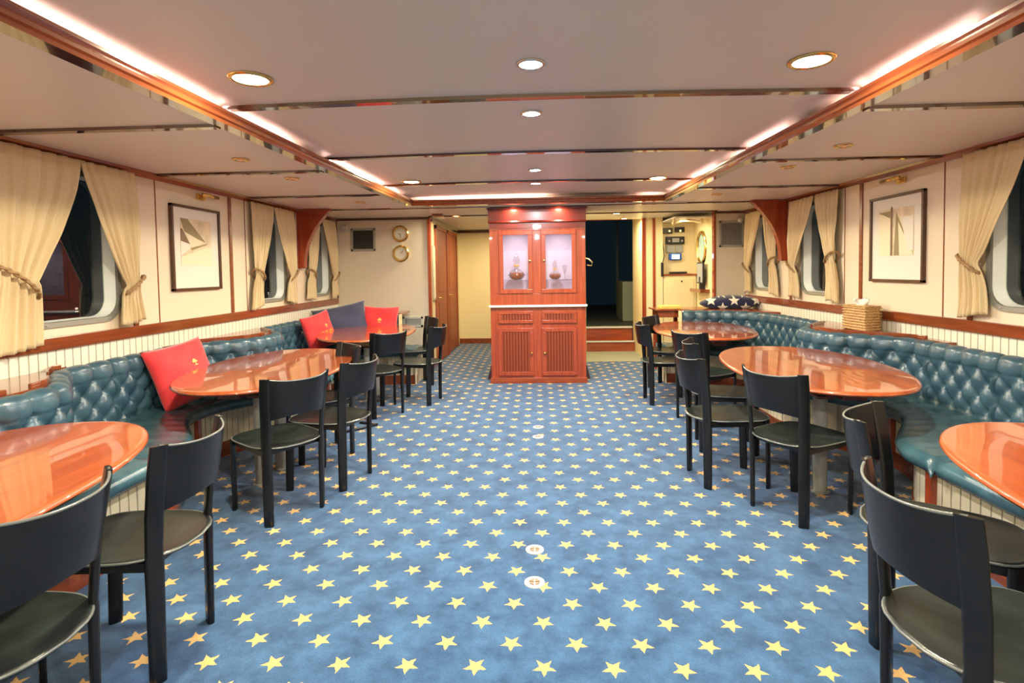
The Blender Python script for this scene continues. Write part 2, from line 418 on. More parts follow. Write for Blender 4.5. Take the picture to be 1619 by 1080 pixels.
# ------------------------------------------------------------------ side walls with window holes
def rrect(cy, hw, z0, z1, r, n=6):
    pts = []
    for (a, bq, a0) in ((cy+hw-r, z1-r, 0), (cy-hw+r, z1-r, PI/2), (cy-hw+r, z0+r, PI), (cy+hw-r, z0+r, 1.5*PI)):
        for k in range(n+1):
            t = a0+PI/2*k/n; pts.append((a+r*math.cos(t), bq+r*math.sin(t)))
    return pts
def side_wall(s):
    b = MB(); X = s*W
    cuts = [YB]
    zt = 2.24; zb = 1.02
    def quad(y0, y1, z0, z1, m=0):
        b.cur = m; b.add([(X, y0, z0), (X, y1, z0), (X, y1, z1), (X, y0, z1)], [(0, 1, 2, 3)]); b.cur = 0
    y = YB
    for k, (cy, hw) in list(WIN.items()):
        a, c = cy-hw-.1, cy+hw+.1
        c = min(c, YF)
        quad(y, a, zb, zt); y = c
        inner = rrect(cy, hw, WZ0, WZ1, .13)
        n = len(inner); outer = []
        for (p, q) in inner:
            # project to enclosing rectangle
            dx, dz = p-cy, q-(WZ0+WZ1)/2
            hx0, hz = (hw+.1), None
            tx = ((c-cy) if dx > 0 else (cy-a))/abs(dx) if abs(dx) > 1e-6 else 1e9
            tz = ((zt-(WZ0+WZ1)/2) if dz > 0 else ((WZ0+WZ1)/2-zb))/abs(dz) if abs(dz) > 1e-6 else 1e9
            t = min(tx, tz); outer.append((cy+dx*t, (WZ0+WZ1)/2+dz*t))
        b.add([(X, p, q) for p, q in inner]+[(X, p, q) for p, q in outer],
              [(i, (i+1) % n, n+(i+1) % n, n+i) for i in range(n)])
        # corners of the rectangle
        mid = (WZ0+WZ1)/2
        for (yy, zz) in ((c, zt), (a, zt), (a, zb), (c, zb)):
            best = None
            for i in range(n):
                p, q = outer[i], outer[(i+1) % n]
                if (abs(p[0]-yy) < 1e-5 and abs(q[1]-zz) < 1e-5) or (abs(q[0]-yy) < 1e-5 and abs(p[1]-zz) < 1e-5):
                    if abs(p[0]-q[0]) > 1e-4 and abs(p[1]-q[1]) > 1e-4:
                        b.add([(X, p[0], p[1]), (X, yy, zz), (X, q[0], q[1])], [(0, 1, 2)])
    quad(y, YF, zb, zt)
    o = struct(b.obj('wall_left' if s < 0 else 'wall_right', [M['wall'], M['bead']]))
    # lower beadboard wall
    lo = MB().box(min(X, X+s*.03), max(X, X+s*.03), YB, YF, 0, 1.03)
    struct(lo.obj('wall_left' if s < 0 else 'wall_right', M['bead']))
    struct(MB().box(min(X+s*.12, X+s*.14), max(X+s*.12, X+s*.14), YB, YF, 0, .9).obj('wall_left' if s < 0 else 'wall_right', M['wall']))
    # rail
    zr0, zr1 = ((.982, 1.062) if s < 0 else (.958, 1.040))
    struct(MB().box(min(X, X-s*.022), max(X, X-s*.022), YB, YF-.01, zr0, zr1).obj(tname(), M['wood'], bevel=.005))
    # vertical trims and grooves
    for y in (1.4, 2.83, 3.845, 5.11, 6.49):
        struct(MB().box(min(X, X-s*.012), max(X, X-s*.012), y-.022, y+.022, zr1, zc(y)-.03).obj(tname(), M['wood'], bevel=.003))
    for y in (2.55, 4.10, 5.38, 6.40):
        struct(MB().box(min(X, X-s*.003), max(X, X-s*.003), y-.005, y+.005, zr1, zc(y)-.03).obj(tname(), M['wood']))
    for k, (cy, hw) in WIN.items():
        w = bpy.data.objects.new('window_%d' % (k+(3 if s > 0 else 0)), None); C.objects.link(w); w['kind'] = 'structure'
        # aluminium clamp ring
        b = MB(); out = rrect(cy, hw+.028, WZ0-.028, WZ1+.028, .15); inn = rrect(cy, hw-.004, WZ0+.004, WZ1-.004, .126)
        n = len(out)
        prof = [(out, X), (out, X-s*.012), (inn, X-s*.012), (inn, X+s*.01)]
        b.loft([[(xx, p, q) for p, q in ring] for ring, xx in prof], caps=False)
        for i in range(0, n, 2):
            p = (out[i][0]+inn[i][0])/2; q = (out[i][1]+inn[i][1])/2
            b.lathe([(.006, X-s*.011), (.006, X-s*.016), (.001, X-s*.017)], (0, p, q), 8, 'x')
        fr = b.obj('window_frame', M['alu'], w)
        b = MB(); r1 = rrect(cy, hw-.006, WZ0+.006, WZ1-.006, .124); r2 = rrect(cy, hw-.012, WZ0+.012, WZ1-.012, .12)
        b.loft([[(X+s*d, p, q) for p, q in ring] for ring, d in ((r1, .004), (r2, .09))], caps=False)
        b.obj('window_reveal', M['white'], w, smooth=False)
        b = MB(); r3 = rrect(cy, hw-.0105, WZ0+.0105, WZ1-.0105, .121)
        b.add([(X+s*.084, p, q) for p, q in r3], [tuple(range(len(r3)))])
        b.obj('window_glass', M['glass'], w)
        if s < 0 or k < 3:
            b = MB(); yy = cy+.10 if s < 0 else cy-.1
            for dz, hh, ww in ((0, .006, .012), (.016, .012, .01)):
                b.box(X+s*.081, X+s*.083, yy-ww, yy+ww, WZ0+.05+dz, WZ0+.05+dz+hh)
            b.obj('glass_marking', M['whitep'], w)
for s in (-1, 1): side_wall(s)

# wall behind the camera and far walls
struct(MB().box(-W-.1, W+.1, YB-.05, YB, 0, 2.4).obj('wall_back', M['wall']))
struct(MB().box(-W-.15, -1.57, YF, YF+.06, 0, 2.3).obj('wall_front', M['wall_far']))
struct(MB().box(2.52, W+.15, YF, YF+.06, 0, 2.3).obj('wall_front', M['wall_far']))
trim(tname(), -1.60, -1.555, YF-.02, YF+.07, 0, 2.22, M['woodz'])
trim(tname(), 2.495, 2.525, YF-.015, YF+.07, .8, 2.22, M['woodz'])
trim(tname(), -W, -W+.02, YF-.02, YF, 1.06, 2.2, M['wooddark'])
# hallway
struct(MB().box(-1.66, -1.57, YF+.06, 10.75, 0, 2.3).obj('wall_hall', M['hall']))
struct(MB().box(-1.7, .62, 10.7, 10.78, 0, 2.3).obj('wall_hall', M['hall']))
struct(MB().box(.60, .66, 7.6, 10.75, 0, 2.3).obj('wall_hall', M['hall']))
trim('baseboard_hall', -1.57, .6, 10.67, 10.7, 0, .10, M['wood'])
trim('baseboard_hall', -1.57, -1.55, YF+.06, 8.25, 0, .10, M['wood'])
trim(tname(), -1.57, .6, 10.66, 10.7, 2.18, 2.24, M['wooddark'])
trim(tname(), -1.57, -1.54, YF+.06, 10.7, 2.16, 2.2, M['wooddark'])
# hall doors on the left
for k, (y0, y1) in enumerate(((8.28, 9.18), (9.32, 10.3))):
    d = bpy.data.objects.new('door_%d' % (k+1), None); C.objects.link(d); d['kind'] = 'structure'
    b = MB().box(-1.57, -1.535, y0-.06, y0, 0, 2.14).box(-1.57, -1.535, y1, y1+.06, 0, 2.14).box(-1.57, -1.535, y0-.06, y1+.06, 2.08, 2.14)
    b.obj('door_frame', M['doorwood'], d, bevel=.004)
    b = MB().box(-1.57, -1.552, y0, y1, .01, 2.08)
    for z0, z1 in ((.15, .95), (1.1, 1.95)): b.box(-1.553, -1.546, y0+.14, y1-.14, z0, z1)
    b.obj('door_panel', M['doorwood'], d, bevel=.004)
    b = MB(); yh = y0+.08
    b.lathe([(.022, -1.552), (.022, -1.545), (.008, -1.542), (.008, -1.50)], (0, yh, 1.02), 12, 'x').tube([(-1.505, yh, 1.02), (-1.50, yh+.06, 1.02), (-1.50, yh+.1, 1.015)], .008)
    b.obj('door_handle', M['brass'], d, smooth=True)
h = thing('framed_picture', 'narrow framed print hanging on the cream hallway wall left of the doors', 'picture', (-1.57, 8.10, 1.0))
MB().box(0, .02, -.09, .09, 0, .82).obj('picture_frame', M['ventf'], h, bevel=.003)
MB().box(.02, .022, -.07, .07, .03, .79).obj('print', M['print'], h)

# doorway to the night deck (right), with steps
b = MB().box(1.80, 1.86, 9.62, 9.70, 0, 2.31).box(.66, .72, 9.62, 9.70, 0, 2.31).box(.66, 1.86, 9.62, 9.7, 2.285, 2.31)
d = bpy.data.objects.new('door_3', None); C.objects.link(d); d['kind'] = 'structure'
b.obj('door_frame', M['woodz'], d, bevel=.004)
struct(MB().box(1.86, 2.6, 9.64, 9.70, 0, 2.31).obj('wall_front', M['hall']))
st = thing('steps', 'two mahogany steps with pale nosings leading up to the dark doorway', 'steps', (1.26, 9.5, 0))
MB().box(-.52, .39, -.06, .28, 0, .17).obj('step', M['woodx'], st)
MB().box(-.52, .39, .18, .32, .17, .40).obj('step', M['woodx'], st)
MB().box(-.52, .39, -.075, -.055, .165, .19).obj('nosing', M['whitep'], st)
MB().box(-.52, .39, .155, .20, .385, .415).obj('nosing', M['whitep'], st)
struct(MB().box(.2, 3.2, 9.83, 16, .30, .40).obj('floor_deck', M['teak']))
tag(MB().box(1.64, 2.4, 10.7, 11.6, .40, 1.18).obj('deck_locker', M['deckbox'], bevel=.02), 'pale painted locker standing on the dark deck beyond the doorway', 'locker')
tag(MB().tube([(1.0+.0, 13.6, .4), (1.0, 13.6, 3.0)], .03).obj('mast', M['greyp'], smooth=True), 'thin upright mast standing outside in the night, left of the two', 'mast')
tag(MB().tube([(2.02, 14.0, .4), (2.02, 14.0, 3.0)], .035).obj('mast', M['greyp'], smooth=True), 'thin upright mast standing outside in the night, right of the two', 'mast')
# open hatch leaf at the left of the doorway
dl = thing('door_leaf', 'open mahogany door leaf with brass fittings right beside the display cabinet', 'door', (.72, 8.9, 0))
MB().box(-.02, .02, 0, .66, .72, 2.22).obj('panel', M['woodz'], dl, bevel=.004)
for z in (1.75, 1.32):
    MB().box(-.03, .03, -.012, .0, z-.13, z+.09).obj('hinge', M['brass'], dl, bevel=.002)
MB().tube([(.03, .0, 1.62), (.10, -.02, 1.60), (.16, -.01, 1.54), (.15, 0, 1.49), (.08, 0, 1.50)], .012).obj('handle', M['chrome'], dl, smooth=True)

# partition between doorway and chart nook
struct(MB().box(1.66, 1.97, 8.70, 9.64, 0, 2.31).obj('wall_front', M['hall']))
trim(tname(), 1.645, 1.70, 8.68, 8.71, 0, 2.22, M['woodz'])
trim(tname(), 1.81, 1.85, 8.68, 8.705, 0, 2.22, M['woodz'])
# chart nook
struct(MB().box(1.9, 2.6, 8.85, 8.92, 0, 2.31).obj('wall_front', M['hall']))
struct(MB().box(2.50, 2.56, YF+.06, 8.9, 0, 2.31).obj('wall_nook', M['hall']))
trim(tname(), 1.97, 2.5, 7.95, 8.85, 2.15, 2.17, M['ceil'])
lk = thing('locker', 'cream locker with a mahogany top in the chart nook', 'cabinet', (2.24, 8.71, 0))
MB().box(-.26, .25, 0, .13, 0, 1.31).obj('body', M['hall'], lk, bevel=.004)
MB().box(-.22, .21, -.014, 0, .80, 1.26).obj('door', M['hall'], lk, bevel=.004)
MB().lathe([(.012, 0), (.012, -.02), (.004, -.025)], (.02, -.012, 1.22), 10, 'y').obj('knob', M['blackp'], lk)
MB().box(-.28, .265, -.02, .13, 1.31, 1.335).obj('top', M['woodx'], lk, bevel=.003)
def nb(name, label, cat, px0, px1, z0, z1, mat, y=8.85, dep=.04, bev=.003):
    return tag(MB().box(px0, px1, y-dep, y, z0, z1).obj(name, mat, bevel=bev), label, cat)
r = thing('marine_radio', 'black marine radio with a grey display on the nook wall', 'radio', (2.19, 8.79, 1.87))
MB().box(-.145, .145, 0, .06, -.06, .06).obj('body', M['blackp'], r, bevel=.005)
MB().box(-.05, .06, -.004, 0, -.03, .035).obj('display', M['greyp'], r)
for k in range(2): MB().lathe([(.018, 0), (.016, -.02)], (-.10+.2*k, 0, -.01), 10, 'y').obj('knob', M['greyp'], r)
nb('instrument_panel', 'left of two grey square instruments under the radio', 'instrument', 2.05, 2.17, 1.68, 1.79, M['greyp'])
nb('instrument_panel', 'right of two grey square instruments under the radio', 'instrument', 2.20, 2.31, 1.68, 1.79, M['greyp'])
r = thing('chart_plotter', 'small plotter with a glowing screen in a blue housing above the locker', 'screen', (2.19, 8.78, 1.61))
MB().box(-.10, .10, 0, .07, -.055, .055).obj('housing', plain('blue housing', (.02, .10, .45), .4), r, bevel=.02)
MB().box(-.06, .06, -.004, 0, -.035, .035).obj('screen', M['screen'], r)
r = thing('radio_set', 'black switch unit with two small yellow lamps high in the nook', 'radio', (2.17, 8.8, 2.03))
MB().box(-.18, -.02, 0, .05, -.05, .04).box(.02, .17, 0, .05, -.03, .05).obj('body', M['blackp'], r, bevel=.006)
for k in range(2): MB().lathe([(.014, 0), (.012, -.008)], (-.07+.17*k, -.001, -.01), 10, 'y').obj('lamp', emis('amber lamp %d' % k, (1, .7, .1), 5), r)
r = thing('handset', 'black radio handset hanging at the left of the nook locker', 'handset', (1.955, 8.66, 1.30))
MB().box(-.02, .02, 0, .04, 0, .22).obj('body', M['blackp'], r, bevel=.01)
MB().tube([(0, .02, .2), (.04, .04, .32), (.03, .06, .45), (.02, .1, .55)], .006, 6).obj('cord', M['blackp'], r, smooth=True)
nb('keyboard', 'low black device lying on the nook locker top', 'device', 2.10, 2.36, 1.338, 1.37, M['blackp'], dep=.1)
r = thing('monitor', 'dark monitor on an arm standing at the right side of the nook', 'monitor', (2.44, 8.30, 1.17))
MB().box(-.012, .012, -.15, .15, .02, .34).obj('screen_frame', M['blackp'], r, bevel=.004)
MB().box(-.014, -.012, -.13, .13, .04, .32).obj('screen', M['greyp'], r)
MB().box(-.02, .06, -.03, .03, -.06, .12).obj('arm', M['blackp'], r, bevel=.003)
tag(MB().box(2.36, 2.5, 8.05, 8.6, 1.06, 1.11).obj('shelf', M['wood'], bevel=.003), 'small mahogany shelf under the nook monitor', 'shelf')
p = bpy.data.objects.new('window_7', None); C.objects.link(p); p['kind'] = 'structure'
b = MB()
ring = [(.19*math.cos(2*PI*k/28), .19*math.sin(2*PI*k/28)) for k in range(28)]
b.loft([[(2.5-d, 8.42+a*q, 1.73+c*q*1.15) for a, c in ring] for d, q in ((0, 1.2), (.03, 1.15), (.03, 1.0), (0, .98))], caps=False)
b.obj('window_frame', M['brass'], p, smooth=True)
MB().add([(2.498, 8.42+a, 1.73+c*1.15) for a, c in ring], [tuple(range(28))]).obj('window_glass', plain('pale porthole glass', (.34, .52, .50), .15), p)
r = thing('overhead_rail', 'pale curved grab rail under the nook ceiling', 'rail', (2.2, 8.2, 2.06))
MB().tube([(-.22+.44*k/12, -.1+.3*math.sin(PI*k/12)*.3, .02+.05*math.sin(PI*k/12)) for k in range(13)], .022).obj('rail', M['hall'], r, smooth=True)
for x in (-.2, .2): MB().box(x-.015, x+.015, -.12, -.08, .03, .11).obj('bracket', M['hall'], r)
# side desk and folders
dk = thing('side_desk', 'small mahogany desk ledge left of the far right sofa end', 'desk', (1.72, 7.60, 0))
MB().box(-.15, .30, -.22, .25, .855, .875).obj('desk_top', M['woodx'], dk, bevel=.005)
MB().box(-.10, .26, -.16, .22, .76, .855).obj('apron', M['woodx'], dk, bevel=.003)
MB().box(-.08, -.03, .16, .21, 0, .76).obj('leg', M['woodz'], dk); MB().box(.19, .24, .16, .21, 0, .76).obj('leg', M['woodz'], dk)
tag(MB().box(1.66, 1.93, 7.42, 7.66, .877, .915).obj('folder', M['yellow'], bevel=.004), 'yellow folder lying on the small desk ledge', 'folder')

# ------------------------------------------------------------------ wall fittings
def grille(name, label, loc, w, h, n, fm, sm, cross=False):
    g = thing(name, label, 'vent', loc)
    b = MB()
    for (x0, x1, z0, z1) in ((-w/2, w/2, h/2-.03, h/2), (-w/2, w/2, -h/2, -h/2+.03), (-w/2, -w/2+.03, -h/2, h/2), (w/2-.03, w/2, -h/2, h/2)):
        b.box(x0, x1, -.02, 0, z0, z1)
    b.obj('vent_frame', fm, g, bevel=.002)
    MB().box(-w/2+.02, w/2-.02, -.004, -.001, -h/2+.02, h/2-.02).obj('vent_back', M['blackp'], g)
    b = MB()
    for k in range(n):
        z = lerp(-h/2+.04, h/2-.04, k/(n-1)); b.box(-w/2+.03, w/2-.03, -.014, -.006, z-.004, z+.004)
        if cross: x = lerp(-w/2+.04, w/2-.04, k/(n-1)); b.box(x-.004, x+.004, -.014, -.006, -h/2+.03, h/2-.03)
    b.obj('vent_grid', sm, g)
grille('air_vent', 'square grey framed vent with dark slats on the far left panel', (-2.545, YF, 1.91), .36, .33, 12, M['ventf'], M['vent'])
grille('air_vent', 'square grey framed vent with crossed grid on the far right panel', (2.745, YF, 1.90), .35, .37, 14, M['ventf'], M['greyp'], True)
grille('air_vent', 'low white wall grille above the far left sofa end', (-1.84, YF, .70), .30, .15, 6, M['whitep'], M['whitep'])
def clock(z, label, hands):
    c = thing('brass_clock', label, 'clock', (-1.99, YF, z), 0, 'round brass instruments on the far wall')
    MB().lathe([(.115, 0), (.115, -.02), (.12, -.03), (.105, -.045), (.088, -.045), (.085, -.03), (.001, -.029)], (0, 0, 0), 32, 'y').obj('case', M['brass'], c, smooth=True, angle=.6)
    MB().lathe([(.087, -.030), (.087, -.033), (.001, -.0335)], (0, 0, 0), 32, 'y').obj('dial', M['clock'], c)
    for a, l in hands:
        b = MB(); ca, sa = math.sin(a), math.cos(a)
        b.add([(-sa*.003, -.036, ca*.003), (sa*.003, -.036, -ca*.003), (ca*l, -.036, sa*l), (sa*.003, -.038, -ca*.003), (-sa*.003, -.038, ca*.003)], [(0, 1, 2), (3, 4, 2)])
        b.tube([(0, -.036, 0), (ca*l, -.036, sa*l)], .0035, 6)
        b.obj('clock_hand', M['hand'], c)
    b = MB()
    for k in range(12):
        a = k*PI/6; b.tube([(math.sin(a)*.070, -.0345, math.cos(a)*.070), (math.sin(a)*.080, -.0345, math.cos(a)*.080)], .0025, 5)
    b.obj('hour_marks', M['hand'], c)
clock(1.985, 'upper round brass clock on the far left panel', [(3.1, .065), (-1.6, .04)])
clock(1.700, 'lower round brass gauge under the clock on the far left panel', [(.7, .06)])
tag(MB().box(-2.86, -2.76, YF-.06, YF, 2.03, 2.12).obj('small_speaker', M['whitep'], bevel=.01), 'small pale box high in the far left corner', 'speaker')
tag(MB().lathe([(.03, 0), (.04, -.04), (.03, -.07), (.005, -.08)], (2.86, YF, 2.09), 14, 'y').obj('small_speaker', M['whitep'], smooth=True), 'small pale sensor high in the far right corner', 'speaker')

# pictures on the side walls
def picture(s, y0, y1, z0, z1, py0, py1, pz0, pz1, label):
    X = s*W; t = thing('framed_picture', label, 'picture', (X, (y0+y1)/2, z0))
    yc = (y0+y1)/2
    def bx(a0, a1, ya, yb, za, zb, nm, mt, bev=0):
        xs = sorted((-s*a0, -s*a1))
        return MB().box(xs[0], xs[1], ya-yc, yb-yc, za-z0, zb-z0).obj(nm, mt, t, bevel=bev)
    w = .022
    b = MB(); xs = sorted((0, -s*.03))
    for (a, c, d, e) in ((y0, y1, z0, z0+w), (y0, y1, z1-w, z1), (y0, y0+w, z0, z1), (y1-w, y1, z0, z1)):
        b.box(xs[0], xs[1], a-yc, c-yc, d-z0, e-z0)
    b.obj('picture_frame', M['pframe'], t, bevel=.003)
    bx(.002, .012, y0+w*.6, y1-w*.6, z0+w*.6, z1-w*.6, 'mat_board', M['paper'])
    bx(.012, .0135, py0, py1, pz0, pz1, 'print', M['print'])
    def poly(pts, m, lay):
        # pts as fractions left-to-right seen from the room, bottom-to-top
        b = MB(); vs = []
        for u, v in pts:
            uu = u if s < 0 else 1-u
            vs.append((-s*(.0135+.0006*lay), lerp(py0, py1, uu)-yc, lerp(pz0, pz1, v)-z0))
        b.add(vs, [tuple(range(len(vs)))]); return b.obj('print_shape', m, t)
    return t, poly
t, poly = picture(-1, 4.245, 4.912, 1.297, 2.008, 4.365, 4.785, 1.508, 1.90, 'framed print of slanting sail shapes on the left wall')
poly([(0, 0), (1, 0), (1, .45), (.45, .30), (0, .18)], M['saill'], 1)
poly([(0, 1), (.22, 1), (.80, .52), (.45, .60), (.12, .72)], M['sailg'], 2)
poly([(.12, .72), (.72, .52), (.33, .40)], M['saill'], 3)
poly([(0, .78), (.05, .78), (.28, .46), (0, .52)], M['saild'], 3)
poly([(0, .52), (.28, .46), (.33, .40), (0, .2)], M['paper'], 2)
poly([(.30, .38), (.88, .50), (.84, .47), (.34, .33)], M['sailg'], 4)
t, poly = picture(1, 4.278, 4.950, 1.283, 2.0, 4.402, 4.84, 1.50, 1.888, 'framed print of an upright mast and triangular sail on the right wall')
poly([(0, .0), (.36, 0), (.36, .9), (0, .9)], M['saill'], 1)
poly([(0, .95), (.35, .80), (.35, .95)], M['sailg'], 2)
poly([(.36, 0), (.42, 0), (.42, 1.03), (.38, 1.05), (.36, 1.0)], M['saild'], 3)
poly([(.46, 0), (1, 0), (.52, .92)], M['sailg'], 2)
poly([(.62, 0), (1, 0), (.58, .72)], M['saill'], 3)
poly([(.84, .1), (1, .1), (1, .8), (.66, .8)], M['paper'], 4)
# glass panes over the pictures
# picture lights
def piclight(s, y, label):
    t = thing('picture_light', label, 'lamp', (s*(W-.0), y, 2.10))
    MB().box(*sorted((-s*.002, -s*.02)), -.05, .05, -.02, .03).obj('wall_plate', M['brass'], t, bevel=.003)
    MB().tube([(-s*.02, 0, .01), (-s*.06, 0, .035), (-s*.10, 0, .02)], .006, 8).obj('arm', M['brass'], t, smooth=True)
    MB().tube([(-s*.10, -.11, .01), (-s*.10, .11, .01)], .016, 12).obj('lamp_shade', M['brass'], t, smooth=True)
piclight(-1, 4.66, 'brass picture light above the left wall picture')
piclight(1, 4.56, 'brass picture light above the right wall picture')

# wooden knee brackets
for s, lb in ((-1, 'curved mahogany knee bracket under the left ceiling between the windows'), (1, 'curved mahogany knee bracket under the right ceiling between the windows')):
    b = MB(); y0, y1 = 6.56, 6.65
    inner = []
    zt = zc(6.6)-.004
    for k in range(17):
        d = .68*k/16
        inner.append((.085+.32*(1-d/.68)**2.2, zt-.03-d))
    poly = [(0.004, zt), (.42, zt), (.42, zt-.03)]+inner+[(.07, zt-.72), (.004, zt-.72)]
    n = len(poly)
    b.add([(s*(W-x), y0, z) for x, z in poly]+[(s*(W-x), y1, z) for x, z in poly],
          [tuple(range(n)), tuple(range(2*n-1, n-1, -1))]+[(i, (i+1) % n, n+(i+1) % n, n+i) for i in range(n)])
    tag(b.obj('knee_bracket', M['woodz'], bevel=.004), lb, 'bracket')

# ------------------------------------------------------------------ curtains
def curtain(s, yo, yi, label, seed, ztie=1.40, zbot=1.09, wt_=.13):
    """yo = outer (tied) edge, yi = inner edge at the top"""
    rnd = random.Random(seed)
    X = W-.05; dirn = 1 if yi > yo else -1
    zt = 2.165; nv = 46; nu = 70
    ph = [rnd.uniform(0, 6) for _ in range(4)]
    t = thing('curtain', label, 'curtain', (s*W, yo, 1.1), 0, 'cream tied-back curtains')
    wt = abs(yi-yo)
    def pos(i, j):
        u = i/(nu-1); v = j/(nv-1)      # v from top to bottom
        z = lerp(zt, zbot, v)
        vt = (zt-ztie)/(zt-zbot)
        if v < vt:
            k = v/vt
            w = lerp(wt, wt_, k**1.35)
            off = .02*k
            sag = -.05*math.sin(PI*k)*u
            amp = lerp(.018, .032, k)
        else:
            k = (v-vt)/(1-vt)
            w = lerp(wt_, wt_+.11, k**.6); off = .02-.06*k; sag = 0; amp = lerp(.030, .026, k)
            z += -.02*math.sin(3*u+ph[0])*k
        ct = math.exp(-((z-ztie)/.05)**2)
        fold = math.sin(u*2*PI*5.5+ph[1]+1.3*math.sin(3*v+ph[2])+1.2*math.sin(u*7+ph[0]))+.45*math.sin(u*2*PI*11+ph[3]+3*v)+.5*noise.noise((u*5+seed*7, v*6, seed))
        x = X-amp*(fold*.5+.3)*(1-.35*ct)-.012*ct-.02*math.sin(PI*min(1, v*1.2))
        y = yo+dirn*(off+w*u)+.004*math.sin(9*v+ph[0])
        return (s*x-s*W, y-yo, z-1.1)
    b = MB().grid(nu, nv, pos)
    o = b.obj('drape', M['curtain'], t, smooth=True)
    sm = o.modifiers.new('thick', 'SOLIDIFY'); sm.thickness = .004
    # braided rope tie
    b = MB(); pts = []
    for k in range(25):
        a = 2*PI*k/25
        pts.append((s*(X-.02-.050*math.cos(a))-s*W, dirn*(.012+wt_/2+(wt_/2+.02)*math.sin(a)), ztie-1.1+.02*math.cos(a)-(.02+wt_*.3)*math.sin(a)))
    for q in range(2):
        pp = []
        for k, p in enumerate(pts):
            a = 2*PI*k/25*9+PI*q
            pp.append((p[0]+.008*math.cos(a), p[1], p[2]+.008*math.sin(a)))
        b.tube(pp, .008, 6, closed=True)
    b.obj('rope_tie', M['rope'], t, smooth=True)
    return t
curtain(-1, 2.74, 3.345, 'left of the two curtains on the nearest left window', 1, 1.40, 1.02, .24)
curtain(-1, 3.83, 3.36, 'right of the two curtains on the nearest left window', 2, 1.36, 1.10)
curtain(-1, 5.42, 5.87, 'left of the two curtains on the middle left window', 3, 1.42, 1.08)
curtain(-1, 6.36, 5.90, 'right of the two curtains on the middle left window', 4, 1.40, 1.09)
curtain(-1, 6.74, 7.17, 'left of the two curtains on the far left window', 5, 1.42, 1.09)
curtain(-1, 7.72, 7.21, 'right of the two curtains on the far left window', 6, 1.38, 1.09)
curtain(1, 3.85, 3.36, 'cream curtain at the right edge of the view on the nearest right window', 7, 1.42, 1.07)
curtain(1, 2.86, 3.30, 'curtain on the near side of the nearest right window', 8, 1.42, 1.07)
curtain(1, 5.41, 5.86, 'right of the two curtains on the middle right window', 9, 1.50, 1.06)
curtain(1, 6.40, 5.89, 'left of the two curtains on the middle right window', 10, 1.42, 1.07)
curtain(1, 6.76, 7.19, 'right of the two curtains on the far right window', 11, 1.48, 1.07)
curtain(1, 7.74, 7.23, 'left of the two curtains on the far right window', 12, 1.42, 1.07)

# ------------------------------------------------------------------ banquettes
def Bb(y, c0=2.49, c1=4.88):
    v = 0
    for c in (.10, c0, c1):
        v = max(v, 1-sstep(.10, .72, abs(y-c)))
    return v
def Bs(y):
    v = 0
    for c in (.26, 2.65, 5.04): v = max(v, 1-sstep(.30, 1.13, abs(y-c)))
    return v
def catmull(pts, n):
    P = [Vector(p) for p in pts]; P = [P[0]*2-P[1]]+P+[P[-1]*2-P[-2]]; out = []
    for i in range(1, len(P)-2):
        for k in range(n):
            t = k/n; a, b_, c, d = P[i-1:i+3]
            out.append(.5*((2*b_)+(-a+c)*t+(2*a-5*b_+4*c-d)*t*t+(-a+3*b_-3*c+d)*t**3))
    out.append(P[-2]); return out
def resample(pts, step):
    L = [0]
    for a, c in zip(pts, pts[1:]): L.append(L[-1]+(c-a).length)
    n = max(2, round(L[-1]/step)); out = []; j = 0
    for i in range(n+1):
        s_ = L[-1]*i/n
        while j < len(L)-2 and L[j+1] < s_: j += 1
        t = (s_-L[j])/max(1e-9, L[j+1]-L[j]); out.append(pts[j].lerp(pts[j+1], min(1, t)))
    return out
